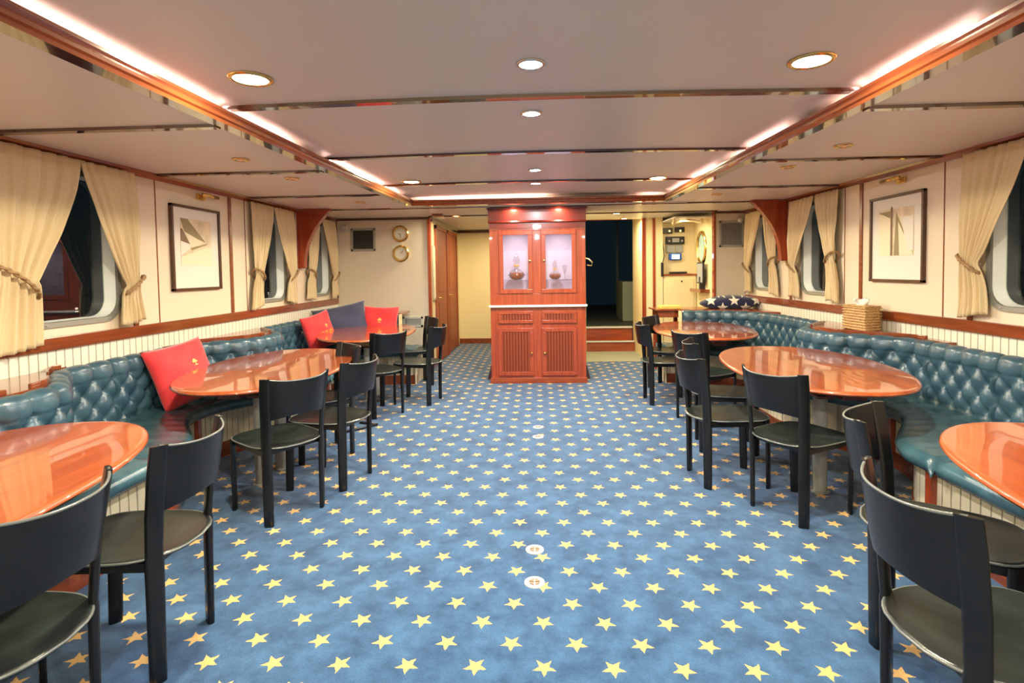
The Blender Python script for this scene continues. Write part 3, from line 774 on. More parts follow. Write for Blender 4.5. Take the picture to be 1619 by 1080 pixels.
def sofa(s):
    d0, d1 = ((.085, .41) if s < 0 else (.155, .42))
    e0 = .49 if s < 0 else .56
    t = thing('banquette_sofa', ('blue tufted leather banquette winding along the left wall' if s < 0 else 'blue tufted leather banquette winding along the right wall'), 'sofa', (s*W, 3.6, 0))
    off = Vector((s*W, 3.6))
    # plan path of the back face, in world plan coordinates (right hand version)
    bp = [(W-d0-d1*Bb(y), y) for y in [.3+.15*i for i in range(40)] if y < 6.2]
    bp += [(W-d0-.02, 6.45), (W-d0-.07, 6.72), (2.58, 6.96), (2.36, 7.10), (2.12, 7.18), (1.88, 7.22)]
    back = resample(catmull(bp, 6), .0165)
    fp = [(W-e0-.44*Bs(y), y) for y in [.3+.15*i for i in range(38)] if y < 6.0]
    fp += [(W-e0-.02, 6.15), (2.24, 6.42), (2.05, 6.62), (1.82, 6.72), (1.55, 6.74)]
    front = catmull(fp, 6)
    bseat = catmull(bp[:-1]+[(1.88, 7.24), (1.55, 7.26)], 6)
    # split by y for the seat cushions
    def nrm(p, i):
        a = p[max(0, i-1)]; c = p[min(len(p)-1, i+1)]; d = (c-a); d.normalize(); return Vector((-d.y, d.x))  # towards room for right side
    # cumulative length
    cum = [0]
    for a, c in zip(back, back[1:]): cum.append(cum[-1]+(c-a).length)
    wcol = .162; zb0 = .762; hrow = .088; ztop = .865
    # panels
    cuts = [0]
    marks = [(3.42, None), (4.00, None), (5.80, None)] if s > 0 else [(3.50, None), (4.10, None), (5.60, None)]
    for my, _ in marks:
        cuts.append(min(range(len(back)), key=lambda i: abs(back[i].y-my) + (10 if back[i].x < 2.0 and back[i].y > 6.9 else 0)))
    cuts.append(len(back)-1)
    nrow = 44
    for ci in range(len(cuts)-1):
        i0, i1 = cuts[ci], cuts[ci+1]
        Lp = cum[i1]-cum[i0]; ncol = max(1, round(Lp/wcol)); w = Lp/ncol
        b = MB()
        def pos(i, j):
            k = i0+i; u = (cum[k]-cum[i0])/w
            p = back[k]; n = nrm(back, k)
            edge = min(1, min(cum[k]-cum[i0], cum[i1]-cum[k])/.018)
            edge = math.sqrt(max(0, 1-(1-edge)**2))
            if j < nrow:
                z = lerp(.43, ztop-.03, j/(nrow-1))
                zt = zb0-z
                if zt > 0:
                    a = u+zt/(2*hrow); c = u-zt/(2*hrow)
                    pl = (abs(math.sin(PI*a))*abs(math.sin(PI*c)))**.5
                    fr = round(a); fc = round(c)
                    if zt > hrow*3.3: pl = lerp(pl, 1, sstep(hrow*3.3, hrow*4, zt))*.9
                    h = .036*pl
                    da, dc = a-fr, c-fc
                    du = (da+dc)/2*w; dz = (da-dc)*hrow
                    h -= .014*math.exp(-(du*du+dz*dz)/(.016**2))
                else:
                    pl = abs(math.sin(PI*u))**.5
                    k2 = -zt/(ztop-.03-zb0)
                    h = .036*pl*(.55+.45*math.sin(PI*min(1, k2*.6+.3)))+.006
                    du = (u-round(u))*w; h -= .014*math.exp(-(du*du+zt*zt)/(.016**2))
                h = h*edge
            else:
                a = (j-nrow+1)/8*PI
                pl = abs(math.sin(PI*u))**.5
                z = ztop-.035+(.030+.012*pl*edge)*math.sin(min(a, PI))
                h = (.030*pl+.004)*edge*(math.cos(a) if a < PI/2 else 0) - (.036*(1-math.cos(a)))
                if j == nrow+8: z = .43; h = -.072
            q = p+n*h
            return ((q.x*s if s > 0 else -q.x)-off.x, q.y-off.y, z)
        b.grid(i1-i0+1, nrow+9, pos)
        # end caps
        nn = nrow+9
        base = 0
        b.f.append(tuple(range(0, nn))); b.mi.append(0)
        b.f.append(tuple(range((i1-i0)*nn+nn-1, (i1-i0)*nn-1, -1))); b.mi.append(0)
        b.obj('back_cushion', M['blue'], t, smooth=True, angle=1.2)
    # seat cushions
    yc_ = [2.80, 5.18] if s < 0 else [2.78, 5.16]
    segs = [(.31, yc_[0]), (yc_[0], yc_[1]), (yc_[1], 6.55), (6.55, 99)]
    def cut(path, a, c, far):
        out = []
        for i, p in enumerate(path):
            out.append(p)
        return out
    def idx(path, y, lim):
        best = 0; bd = 9e9
        for i, p in enumerate(path):
            d = abs(p.y-y)
            if d < bd: bd = d; best = i
        return best
    bi = [0, idx(bseat, yc_[0], 0), idx(bseat, yc_[1], 0), len(bseat)-1]
    fi = [0, idx(front, yc_[0], 0), idx(front, yc_[1], 0), len(front)-1]
    for q in range(3):
        A = resample(bseat[bi[q]:bi[q+1]+1], .03); Fp = front[fi[q]:fi[q+1]+1]
        n = len(A)
        # resample front to same count
        L = sum((c-a).length for a, c in zip(Fp, Fp[1:])); Fq = resample(Fp, L/(n-1)*.9999)
        Fq = Fq[:n] if len(Fq) >= n else Fq+[Fq[-1]]*(n-len(Fq))
        secs = []
        for i in range(n):
            e = min(1, min(i, n-1-i)/1.5); e = math.sqrt(max(0, 1-(1-e)**2))
            a = A[i]; f = Fq[i]; d = (f-a); Ld = d.length; d = d/Ld
            sec = []
            def put(x, z): 
                p = a+d*x; sec.append(((p.x*s if s > 0 else -p.x)-off.x, p.y-off.y, z))
            th = .055*e+.035
            put(-.02, .36)
            put(-.02, .44)
            for k in range(1, 9):
                x = (Ld-.05)*k/9; wr = (.0045*math.sin(i*1.35+k*.35+2*math.sin(k*.7+i*.11))+.003*noise.noise((i*.31, k*.2, q)))*e
                put(x, .36+th+.006*math.sin(PI*k/9)*e+wr)
            for k in range(7):
                g = PI/2*k/6; put(Ld-.05+.05*math.sin(g), .36+th-.045+.045*math.cos(g))
            put(Ld-.006, .385); put(Ld-.02, .366); put(Ld-.045, .36)
            secs.append(sec)
        b = MB().loft(secs)
        b.obj('seat_cushion', M['seatl'], t, smooth=True, angle=1.2)
    # plinth: beadboard face and mahogany kick board following the seat front
    fr = resample(front, .06)
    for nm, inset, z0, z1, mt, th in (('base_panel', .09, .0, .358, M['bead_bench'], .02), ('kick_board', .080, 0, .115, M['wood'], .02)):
        b = MB(); secs = []
        for i in range(len(fr)):
            n = nrm(fr, i); o1 = fr[i]-n*inset; o2 = fr[i]-n*(inset+th)
            sec = []
            for p, z in ((o1, z0), (o1, z1), (o2, z1), (o2, z0)): sec.append(((p.x*s if s > 0 else -p.x)-off.x, p.y-off.y, z))
            secs.append(sec)
        b.loft(secs); b.obj(nm, mt, t)
    b = MB()
    for y in (yc_[0]+.12, yc_[0]-.7, yc_[1]+.1, 3.9):
        i = idx(fr, y, 0); n = nrm(fr, i); p = fr[i]-n*.078
        x = (p.x*s if s > 0 else -p.x)-off.x
        b = MB().box(x-.02, x+.02, p.y-off.y-.02, p.y-off.y+.02, .08, .357)
        b.obj('post', M['woodz'], t)
    # end panel at the aisle end of the far return
    x0 = 1.56*s-off.x
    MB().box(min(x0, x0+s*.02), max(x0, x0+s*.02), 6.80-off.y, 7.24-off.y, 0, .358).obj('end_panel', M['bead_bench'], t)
    x0 = 1.855*s-off.x
    MB().box(min(x0, x0+s*.02), max(x0, x0+s*.02), 7.20-off.y, 7.30-off.y, .36, .86).obj('end_panel', M['hall'], t)
    return back
backs = {s: sofa(s) for s in (-1, 1)}

# mahogany ledges behind the sofa bulges
def ledge(s, y0, y1, label, gaps):
    bk = backs[s]; t = thing('wooden_ledge', label, 'ledge', (s*W, (y0+y1)/2, 0))
    pts = [p for p in bk if y0 <= p.y <= y1 and not (p.y > 6.6)]
    pts = pts[::4]
    oy = (y0+y1)/2
    z0, z1 = .845, .868
    b = MB(); secs = []
    for p in pts:
        xi = min(p.x+.076, W-.012)
        secs.append([(s*xi-s*W, p.y-oy, z0), (s*xi-s*W, p.y-oy, z1), (-s*.002, p.y-oy, z1), (-s*.002, p.y-oy, z0)])
    b.loft(secs); b.obj('ledge_top', M['wood'], t)
    # fiddle rails
    for a, c in gaps:
        pp = [Vector((s*(min(p.x+.085, W-.03))-s*W, p.y-oy, z1+.022)) for p in pts if a <= p.y <= c]
        if len(pp) < 2: continue
        b = MB(); secs = []
        for p in pp: secs.append([(p.x-.009, p.y, z1-.001), (p.x-.009, p.y, z1+.026), (p.x+.009, p.y, z1+.026), (p.x+.009, p.y, z1-.001)])
        b.loft(secs); b.obj('fiddle_rail', M['wood'], t, bevel=.004)
    return t
ledge(-1, 1.6, 3.30, 'mahogany ledge with raised rails behind the nearest left sofa bulge', [(1.8, 2.50), (2.56, 2.86), (2.88, 3.18)])
ledge(-1, 4.10, 5.60, 'mahogany ledge with raised rails behind the middle left sofa bulge', [(4.3, 4.93), (5.0, 5.35)])
ledge(1, 1.6, 3.30, 'mahogany ledge behind the nearest right sofa bulge', [(1.8, 2.50), (2.6, 3.2)])
ledge(1, 3.95, 5.70, 'mahogany ledge under the wicker box behind the right sofa bulge', [(4.12, 4.96), (5.05, 5.4)])
for s, lb in ((-1, 'mahogany corner ledge behind the far left cushions'), (1, 'mahogany corner ledge under the starred cushion at the far right')):
    b = MB(); poly = [(W-.005, 6.75), (W-.10, 6.80), (2.62, 7.04), (2.40, 7.19), (2.14, 7.27), (1.86, 7.31), (1.86, YF-.10 if s < 0 else YF-.005), (W-.005, YF-.005)]
    b.prism([(s*x, y) for x, y in (poly if s > 0 else poly[::-1])], .845, .872)
    tag(b.obj('corner_ledge', M['woodx'], bevel=.003), lb, 'ledge')

# ------------------------------------------------------------------ tables
def make_table(s):
    t = thing('oval_table', 'x', 'table', (0, 0, 0), 0, 'glossy oval saloon tables')
    N = 72; rx, ry = .545, .93; ang = math.radians(-7*s)
    def outline(f, z):
        o = []
        for k in range(N):
            a = 2*PI*k/N; ca, sa = math.cos(a), math.sin(a); e = 2/2.25
            x = (rx-f)*math.copysign(abs(ca)**e, ca); y = (ry-f)*math.copysign(abs(sa)**e, sa)
            o.append((x*math.cos(ang)-y*math.sin(ang), x*math.sin(ang)+y*math.cos(ang), z))
        return o
    b = MB(); th = .032
    rings = [(.035, .73-th), (.008, .73-th+.006), (.0, .73-th/2), (.002, .73-.009), (.006, .73-.004), (.012, .73-.001), (.018, .73), (.03, .73)]
    b.loft([outline(f, z) for f, z in rings], caps=True)
    b.obj('tabletop', M['table'], t, smooth=True, angle=.7)
    MB().box(-.07, .07, -.62, .30, .615, .698).obj('apron', M['woodred'], t, bevel=.004)
    for y in (-.45, -.17):
        b = MB().lathe([(.06, 0), (.06, .006), (.042, .01), (.042, .615)], (-s*.12, y, 0), 20)
        b.obj('pedestal', M['grey'], t, smooth=True, angle=.6)
    MB().box(-s*.12-.05, -s*.12+.05, -.52, -.10, .60, .617).obj('bearer', M['woodred'], t)
    return t
TL = make_table(-1); TR = make_table(1)
TL.location = (-2.02, 4.03, 0); TL['label'] = 'glossy oval mahogany table in the middle of the left row'
dup(TL, (-2.045, 1.58, 0), 0, 'glossy oval mahogany table at the lower left edge, nearest of the left row')
dup(TL, (-2.03, 6.40, 0), 0, 'oval mahogany table in front of the far left cushions')
TR.location = (1.885, 3.93, 0); TR['label'] = 'glossy oval mahogany table in the middle of the right row'
dup(TR, (1.93, 1.53, 0), 0, 'glossy oval mahogany table at the lower right edge, nearest of the right row')
dup(TR, (1.87, 6.30, 0), 0, 'oval mahogany table at the far end of the right row')

# ------------------------------------------------------------------ chairs (local: faces +y)
def oriented_post(path, w, th, angs):
    """rectangular rounded section swept along path; angs = direction of the wide face in plan"""
    secs = []
    for (p, ww, tt, a) in zip(path, w, th, angs):
        ux, uy = math.cos(a), math.sin(a); vx, vy = -uy, ux
        sec = []
        for (c, d) in [(math.copysign(abs(math.cos(q_))**.55, math.cos(q_)), math.copysign(abs(math.sin(q_))**.75, math.sin(q_))) for q_ in [2*PI*(n_+.5)/16 for n_ in range(16)]]:
            sec.append((p[0]+ux*c*ww/2+vx*d*tt/2, p[1]+uy*c*ww/2+vy*d*tt/2, p[2]))
        secs.append(sec)
    return MB().loft(secs)
def make_chair():
    t = thing('leather_chair', 'x', 'chair', (0, 0, 0), 0, 'black leather chairs along the tables')
    for sx in (-1, 1):
        a = math.radians(45)*sx        # front legs, wide face diagonal
        o = oriented_post([(sx*.175, .190, 0), (sx*.176, .190, .02), (sx*.180, .185, .25), (sx*.182, .180, .44)], [.048, .050, .052, .056], [.022]*4, [-a]*4)
        o.obj('leg', M['black'], t, smooth=True, angle=.7)
        o = oriented_post([(sx*.166, -.200, 0), (sx*.167, -.200, .02), (sx*.168, -.203, .30), (sx*.170, -.205, .44), (sx*.170, -.205, .455), (sx*.176, -.215, .60), (sx*.187, -.238, .76), (sx*.193, -.252, .846)],
                          [.052, .054, .058, .060, .055, .058, .060, .056], [.026, .027, .028, .029, .025, .025, .022, .017], [a, a, a, a, a, a, a*1.05, a*1.1])
        o.obj('leg', M['black'], t, smooth=True, angle=.7)
    # seat
    N = 48
    def out(k, f):
        a = 2*PI*k/N; c, s_ = math.cos(a), math.sin(a)
        e = 2/4.2
        x = (.212-f)*math.copysign(abs(c)**e, c); y = (.212-f)*math.copysign(abs(s_)**e, s_)
        if y < 0: y -= .060*max(0, 1-(x/.20)**2)*(-y/.205); x *= 1-.03*(-y/.2)
        else: y += .012*max(0, 1-(x/.22)**2)
        return x, y
    rows = [(.012, .432), (.0, .438), (-.002, .446), (.004, .4515), (.012, .450), (.020, .448), (.06, .446), (.11, .442), (.16, .440), (.19, .4395)]
    secs = [[(*out(k, f), z) for k in range(N)] for f, z in rows]
    b = MB().loft(secs); b.obj('seat', M['blackseat'], t, smooth=True, angle=.9)
    b = MB(); b.tube([(*out(k, -.001), .4455) for k in range(N)], .0045, 6, closed=True)
    b.obj('seat_piping', M['edge'], t, smooth=True)  # rim highlight painted in by the pale piping colour
    # curved back rest
    nu, nv = 22, 9
    def bp(i, j, side):
        u = -1+2*i/(nu-1); v = j/(nv-1)
        ztop = .826+.018*abs(u)**3; zlo = .632-.030*abs(u)**2.0
        z = lerp(zlo, ztop, v)
        lean = -.034*(z-.6)/.24
        x = u*(.178+.015*v)
        y = -.218-.085*(1-abs(u)**2.3)+lean
        th = .011*(1-.5*abs(2*v-1)**4)
        nx, ny = u*.45, -1
        return (x+nx*th*side*.5, y+ny*th*side*.5, z)
    b = MB()
    secs = []
    for i in range(nu):
        ring = [bp(i, j, 1) for j in range(nv)]+[bp(i, j, -1) for j in range(nv-1, -1, -1)]
        secs.append(ring)
    b.loft(secs); br = b.obj('backrest', M['black'], t, smooth=True, angle=.9)
    b = MB().tube([tuple(Vector(bp(i, nv-1, 0))+Vector((0, 0, .001))) for i in range(nu)], .0045, 6)
    b.obj('edge_welt', M['edge'], br, smooth=True)  # pale strip stands in for the highlight along the top edge
    for sx in (-1, 1):
        b = MB().box(sx*.198-.031, sx*.198+.031, -.207-.031, -.207+.031, .4475, .4495)
    # frame under the seat
    b = MB().box(-.17, .17, .165, .185, .405, .436).box(-.17, .17, -.20, -.18, .405, .436).box(-.19, -.17, -.19, .18, .405, .436).box(.17, .19, -.19, .18, .405, .436)
    b.obj('seat_frame', M['black'], t)
    return t
ch0 = make_chair()
first = [True]
def chair(x, y, fx, fy, label):
    rz = math.atan2(fy, fx)-PI/2
    if first[0]:
        ch0.location = (x, y, 0); ch0.rotation_euler[2] = rz; ch0['label'] = label; first[0] = False; return ch0
    return dup(ch0, (x, y, 0), rz, label)
chair(-1.555, 1.37, -1, .0, 'black leather chair at the bottom left corner, cut by the view edge')
chair(-1.556, 1.945, -1, -.06, 'black leather chair second nearest on the left, behind the corner chair')
chair(-1.597, 3.198, -.81, .586, 'black leather chair at the near end of the middle left table, turned diagonally')
chair(-1.450, 3.654, -.975, .22, 'black leather chair facing the long side of the middle left table')
chair(-1.745, 4.185, -.77, -.637, 'black leather chair at the far end of the middle left table, showing its inner back')
chair(-1.653, 5.43, -.75, .66, 'black leather chair at the near end of the far left table, turned diagonally')
chair(-1.345, 5.895, -.983, .184, 'black leather chair nearest the aisle at the far left table')
chair(-1.60, 6.80, -.88, -.476, 'black leather chair at the far end of the far left table, near the hallway corner')
chair(1.225, 1.457, 1, .0, 'large black leather chair at the bottom right corner')
chair(1.500, 2.040, .78, -.63, 'black leather chair just behind the bottom right corner chair, showing its inner back')
chair(1.520, 3.214, .876, .482, 'black leather chair at the near end of the middle right table, turned diagonally')
chair(1.260, 3.68, .997, .076, 'nearer of two overlapping black leather chairs beside the middle right table')
chair(1.475, 4.335, .984, -.176, 'farther of two overlapping black leather chairs beside the middle right table')
chair(1.574, 5.185, .826, .564, 'black leather chair at the near end of the far right table')
chair(1.365, 5.845, 1, .02, 'black leather chair on the aisle side of the far right table')
chair(1.57, 6.56, .82, -.573, 'black leather chair at the far end of the far right table, near the steps')
b = MB()
for a, c in (((-1.515, 4.955), (-1.73, 4.72)), ((-1.515, 4.955), (-1.70, 5.02))):
    b.tube([(a[0], a[1], .012), (c[0], c[1], .012)], .011, 8)
tag(b.obj('floor_bracket', M['blackp'], smooth=True), 'low black V-shaped bracket on the carpet between the left chairs', 'bracket')

# ------------------------------------------------------------------ cushions
def cushion(name, label, loc, w, h, th, rot, mat, cat='cushion', group=None, wr=.018, seed=0):
    n = 26; rnd = random.Random(seed); ph = [rnd.uniform(0, 6) for _ in range(6)]
    b = MB()
    for side in (1, -1):
        def pos(i, j):
            u = -1+2*i/(n-1); v = -1+2*j/(n-1)
            pin = 1-.10*(1-abs(u)**2.0)*abs(v)**6*0-.0
            x = u*w/2*(1-.07*(1-u*u)*0-.08*(1-v*v)**.5*abs(u)**3*-0) ; z = v*h/2
            x *= 1-.07*(1-v*v); z *= 1-.07*(1-u*u)
            d = th/2*((1-u**4)*(1-v**4))**.55
            d += wr*math.sin(3*u+4*v+ph[0]+side)*((1-u*u)*(1-v*v))**.5*.6
            d += wr*.5*math.sin(9*u-6*v+ph[1])*abs(u*v)**.5*(1-u**4)*(1-v**4)
            return (x, -side*d, z)
        b.grid(n, n, pos)
    o = b.obj(name, mat, None, smooth=True)
    w2 = o.modifiers.new('weld', 'WELD'); w2.merge_threshold = .0005
    o.location = loc; o.rotation_euler = rot
    tag(o, label, cat, group)
    def depth(x, z):
        u = max(-.97, min(.97, x/(w/2)/.95)); v = max(-.97, min(.97, z/(h/2)/.95))
        d = th/2*((1-u**4)*(1-v**4))**.55
        d += wr*math.sin(3*u+4*v+ph[0]+1)*((1-u*u)*(1-v*v))**.5*.6+wr*.5*math.sin(9*u-6*v+ph[1])*abs(u*v)**.5*(1-u**4)*(1-v**4)
        return d
    DEPTH[o.name] = depth
    return o
DEPTH = {}
def wrap(o, parent):
    f = DEPTH[parent.name]; y0 = min(v.co.y for v in o.data.vertices); y1 = max(v.co.y for v in o.data.vertices)
    for v in o.data.vertices:
        k = (v.co.y-y0)/max(1e-6, y1-y0); v.co.y = -f(v.co.x, v.co.z)-.003+.004*k
def text_mesh(body, size, parent, loc, rot, mat, name='lettering'):
    cu = bpy.data.curves.new('t', 'FONT'); cu.body = body; cu.size = size; cu.align_x = 'CENTER'; cu.align_y = 'CENTER'; cu.extrude = .001
    to = bpy.data.objects.new('t', cu); C.objects.link(to)
    dg = bpy.context.evaluated_depsgraph_get(); me = bpy.data.meshes.new_from_object(to.evaluated_get(dg))
    bpy.data.objects.remove(to)
    me.materials.clear(); me.materials.append(mat)
    me.transform(Matrix.Translation(loc) @ Matrix.Rotation(PI/2, 4, 'X'))
    o = bpy.data.objects.new(name, me); C.objects.link(o); o.parent = parent; wrap(o, parent)
    return o
def crest(parent, x, z, y, sz):
    b = MB()
    b.lathe([(sz*.30, y+.004), (sz*.30, y-.003), (.0005, y-.004)], (x, 0, z+sz*.25), 10, 'y')
    b.lathe([(sz*.2, y+.004), (sz*.2, y-.003), (.0005, y-.004)], (x-sz*.35, 0, z), 10, 'y')
    b.lathe([(sz*.2, y+.004), (sz*.2, y-.003), (.0005, y-.004)], (x+sz*.35, 0, z), 10, 'y')
    b.box(x-sz*.08, x+sz*.08, y-.003, y+.004, z-sz*.6, z+sz*.3)
    b.box(x-sz*.4, x+sz*.4, y-.003, y+.004, z-sz*.7, z-sz*.58)
    wrap(b.obj('crest', M['gold'], parent), parent)
R_ = math.radians
c = cushion('red_cushion', 'large red cushion with gold lettering on the left sofa beside the middle table', (-2.69, 3.97, .685), .52, .48, .15, (R_(-20), R_(-6), R_(78)), M['red'], group='red lettered cushions', seed=1)
crest(c, .07, .055, -.079, .042); text_mesh('LOUIS XIII', .060, c, (.08, -.0785, -.03), (PI/2, 0, 0), M['gold'])
c = cushion('red_cushion', 'red cushion leaning on the left sofa between the middle and far tables', (-2.62, 6.36, .735), .46, .44, .14, (R_(-13), R_(-10), R_(70)), M['red'], group='red lettered cushions', seed=2)
crest(c, .06, .05, -.073, .035); text_mesh('LOUIS XIII', .045, c, (.04, -.073, -.03), (PI/2, 0, 0), M['gold'])
c = cushion('red_cushion', 'red cushion standing against the far wall behind the far left table', (-2.10, 7.08, .765), .50, .44, .14, (R_(-12), R_(2), R_(-4)), M['red'], group='red lettered cushions', seed=3)
crest(c, .02, .03, -.073, .05); 
c = cushion('navy_cushion', 'large dark navy cushion in the far left sofa corner between two red cushions', (-2.56, 6.95, .785), .68, .46, .18, (R_(-14), R_(-10), R_(24)), M['navy'], seed=4)
b = MB(); nu_, nv_ = 40, 22
def mound(i, j):
    a = 2*PI*i/nu_; v = PI*j/(nv_-1)-PI/2
    e = .75
    x = .40*math.cos(v)**.7*math.copysign(abs(math.cos(a))**e, math.cos(a)) if j not in (0, nv_-1) else 0
    y = .17*math.cos(v)**.7*math.copysign(abs(math.sin(a))**e, math.sin(a)) if j not in (0, nv_-1) else 0
    z = .098*math.sin(v)*(1-.35*(x/.40)**2)+.012*noise.noise((x*7, y*7, 3.1))+.02*x
    return (x, y, max(z, -.075))
b.grid(nu_, nv_, mound, cu=True)
o = b.obj('starred_cushion', M['flag'], smooth=True); o.location = (2.60, 7.50, .948); o.rotation_euler[2] = R_(-8)
tag(o, 'navy cushion with white stars lying on the far right ledge', 'cushion')

# wicker tissue box
t = thing('tissue_box', 'wicker tissue box standing on the right ledge below the picture', 'box', (2.775, 4.80, .868), R_(6))
b = MB().box(-.065, .065, -.14, .14, 0, .205)
b.obj('basket', M['wicker'], t, bevel=.01)
b = MB()
for k in range(9):
    z = .012+k*.023
    b.tube([(x, y, z) for x, y in ((-.068, -.143), (.068, -.143), (.068, .143), (-.068, .143))], .0075, 6, closed=True)
b.obj('weave', M['wicker'], t, smooth=True)
b = MB().box(-.07, .07, -.145, .145, .205, .215); b.obj('lid', M['wicker'], t, bevel=.004)
b = MB().grid(14, 7, lambda i, j: ((.03+.03*j/6+.012*math.sin(i*2.1))*math.cos(2*PI*i/14), (.05+.035*math.sin(j*.7)+.01*math.cos(i*3))*math.sin(2*PI*i/14), .213+.05*math.sin(j/6*2.2)*(1+.25*math.sin(i*1.7))), cu=True)
b.obj('tissue', M['tissue'], t, smooth=True)

# ------------------------------------------------------------------ display cabinet
cab = thing('display_cabinet', 'tall mahogany display cabinet with glass doors in the room centre', 'cabinet', (-.008, 6.82, 0))
x0, x1 = -.598, .598; D = .50; k = .00794
def cx(px): return (px-849.6)*k
def cz(py): return EYE-(py-427.3)*k
b = MB()
b.box(x0, x1, 0.02, D, 0, .965)
b.obj('lower_body', M['woodz'], cab, bevel=.004)
b = MB()      # upper carcass as open box
zc0, zc1 = .99, 2.01
b.box(x0, x0+.03, .03, D, cz(463), cz(364)).box(x1-.03, x1, .03, D, cz(463), cz(364)).box(x0, x1, .04, D, zc1-.03, zc1).box(x0, x1, .04, D, zc0, zc0+.12)
b.box(x0+.03, x1-.03, D-.02, D, zc0, zc1)
b.box(cx(842)-.0, cx(855.6), .0, .05, cz(463), cz(364))
b.box(x0, cx(789), 0, .03, cz(463), cz(364)).box(cx(910.5), x1, 0, .03, cz(463), cz(364))
b.box(x0, x1, 0, .04, cz(364), zc1).box(x0, x1, 0, .04, zc0, cz(463))
b.obj('upper_body', M['woodz'], cab, bevel=.003)
MB().box(x0+.03, x1-.03, D-.03, D-.021, zc0+.12, zc1-.03).obj('back_lining', M['lilac'], cab)
MB().box(x0+.03, x0+.04, .05, D-.03, zc0+.12, zc1-.03).obj('side_lining', M['lilac'], cab)
MB().box(x1-.04, x1-.03, .05, D-.03, zc0+.12, zc1-.03).obj('side_lining', M['lilac'], cab)
MB().box(-.02, .02, .06, D-.03, zc0+.12, zc1-.03).obj('divider', M['lilac'], cab)
MB().box(x0+.04, x1-.04, .06, D-.03, cz(443), cz(443)+.008).obj('glass_shelf', M['cglass'], cab)
MB().box(x0-.018, x1+.018, -.03, D, .965, .992).obj('counter', M['marble'], cab, bevel=.006)
b = MB().box(x0-.0, x1+.0, -.01, D, cz(364)+.03, cz(352)); b.obj('frieze', M['woodred'], cab)
secs = []
for (o_, z) in ((.0, cz(352)), (.02, cz(352)+.01), (.012, cz(352)+.03), (.012, cz(331)), (.035, cz(330)+.012)):
    secs.append([(x0-o_, -o_, z), (x1+o_, -o_, z), (x1+o_, D, z), (x0-o_, D, z)])
MB().loft(secs).obj('crown', M['woodred'], cab)
def frame(nm, ax, bx_, az, bz, mt, w=.045, yf=-.018, th=.02, panel=None):
    b = MB()
    b.box(ax, bx_, yf, yf+th, az, az+w).box(ax, bx_, yf, yf+th, bz-w, bz).box(ax, ax+w, yf, yf+th, az+w, bz-w).box(bx_-w, bx_, yf, yf+th, az+w, bz-w)
    o = b.obj(nm, mt, cab, bevel=.004)
    return o
for (pa, pb, gx0, gx1, kx) in ((789, 842, 795.4, 834, 837.8), (855.6, 910.5, 863, 902.5, 859.5)):
    d = frame('glass_door', cx(pa), cx(pb), cz(463), cz(364), M['woodz'], w=.055)
    MB().box(cx(pa)+.05, cx(pb)-.05, -.010, -.006, cz(463)+.05, cz(364)-.05).obj('glass_pane', M['cglass'], d)
    MB().lathe([(.006, -.018), (.006, -.032), (.016, -.036), (.016, -.046), (.006, -.052)], (cx(kx), 0, cz(412)), 14, 'y').obj('knob', M['brass'], d, smooth=True)
rib = beadboard('mahogany ribbed panel', (.20, .034, .011), .037, 0)
for (pa, pb, kx) in ((786, 842, 838.7), (855.6, 911, 859.8)):
    d = frame('cabinet_door', cx(pa), cx(pb), cz(594), cz(518), M['woodz'], w=.05, yf=-.002, th=.022)
    MB().box(cx(pa)+.048, cx(pb)-.048, .006, .016, cz(594)+.048, cz(518)-.048).obj('ribbed_panel', rib, d)
    MB().lathe([(.006, -.0), (.006, -.012), (.017, -.016), (.017, -.026), (.006, -.032)], (cx(kx), 0, cz(558)), 14, 'y').obj('knob', M['brass'], d, smooth=True)
    d = frame('drawer', cx(pa), cx(pb), cz(510.5), cz(491), M['woodz'], w=.04, yf=-.002, th=.022)
    MB().box(cx(pa)+.038, cx(pb)-.038, .006, .016, cz(510.5)+.038, cz(491)-.038).obj('ribbed_panel', rib, d)
b = MB().box(x0-.012, x1+.012, -.004, .02, 0, .07); b.obj('plinth', M['woodx'], cab, bevel=.003)
b = MB()
for px in (849.6,):
    b.box(cx(px)-.05, cx(px)+.05, -.014, 0, cz(358)-.015, cz(358)+.018)
b.obj('latch_plate', M['chrome'], cab)
# doorstop wedge shapes beside the base
for sx, lb in ((-1, 'dark wooden wedge on the carpet at the left foot of the cabinet'), (1, 'dark wooden wedge on the carpet at the right foot of the cabinet')):
    xx = -.008+sx*.625
    b = MB(); b.add([(xx-sx*.01, 7.1, 0), (xx+sx*.05, 7.1, 0), (xx-sx*.01, 7.1, .22), (xx-sx*.01, 7.3, 0), (xx+sx*.05, 7.3, 0), (xx-sx*.01, 7.3, .22)], [(0, 1, 2), (3, 5, 4), (0, 3, 4, 1), (1, 4, 5, 2), (0, 2, 5, 3)])
    tag(b.obj('floor_wedge', M['wooddark']), lb, 'wedge')

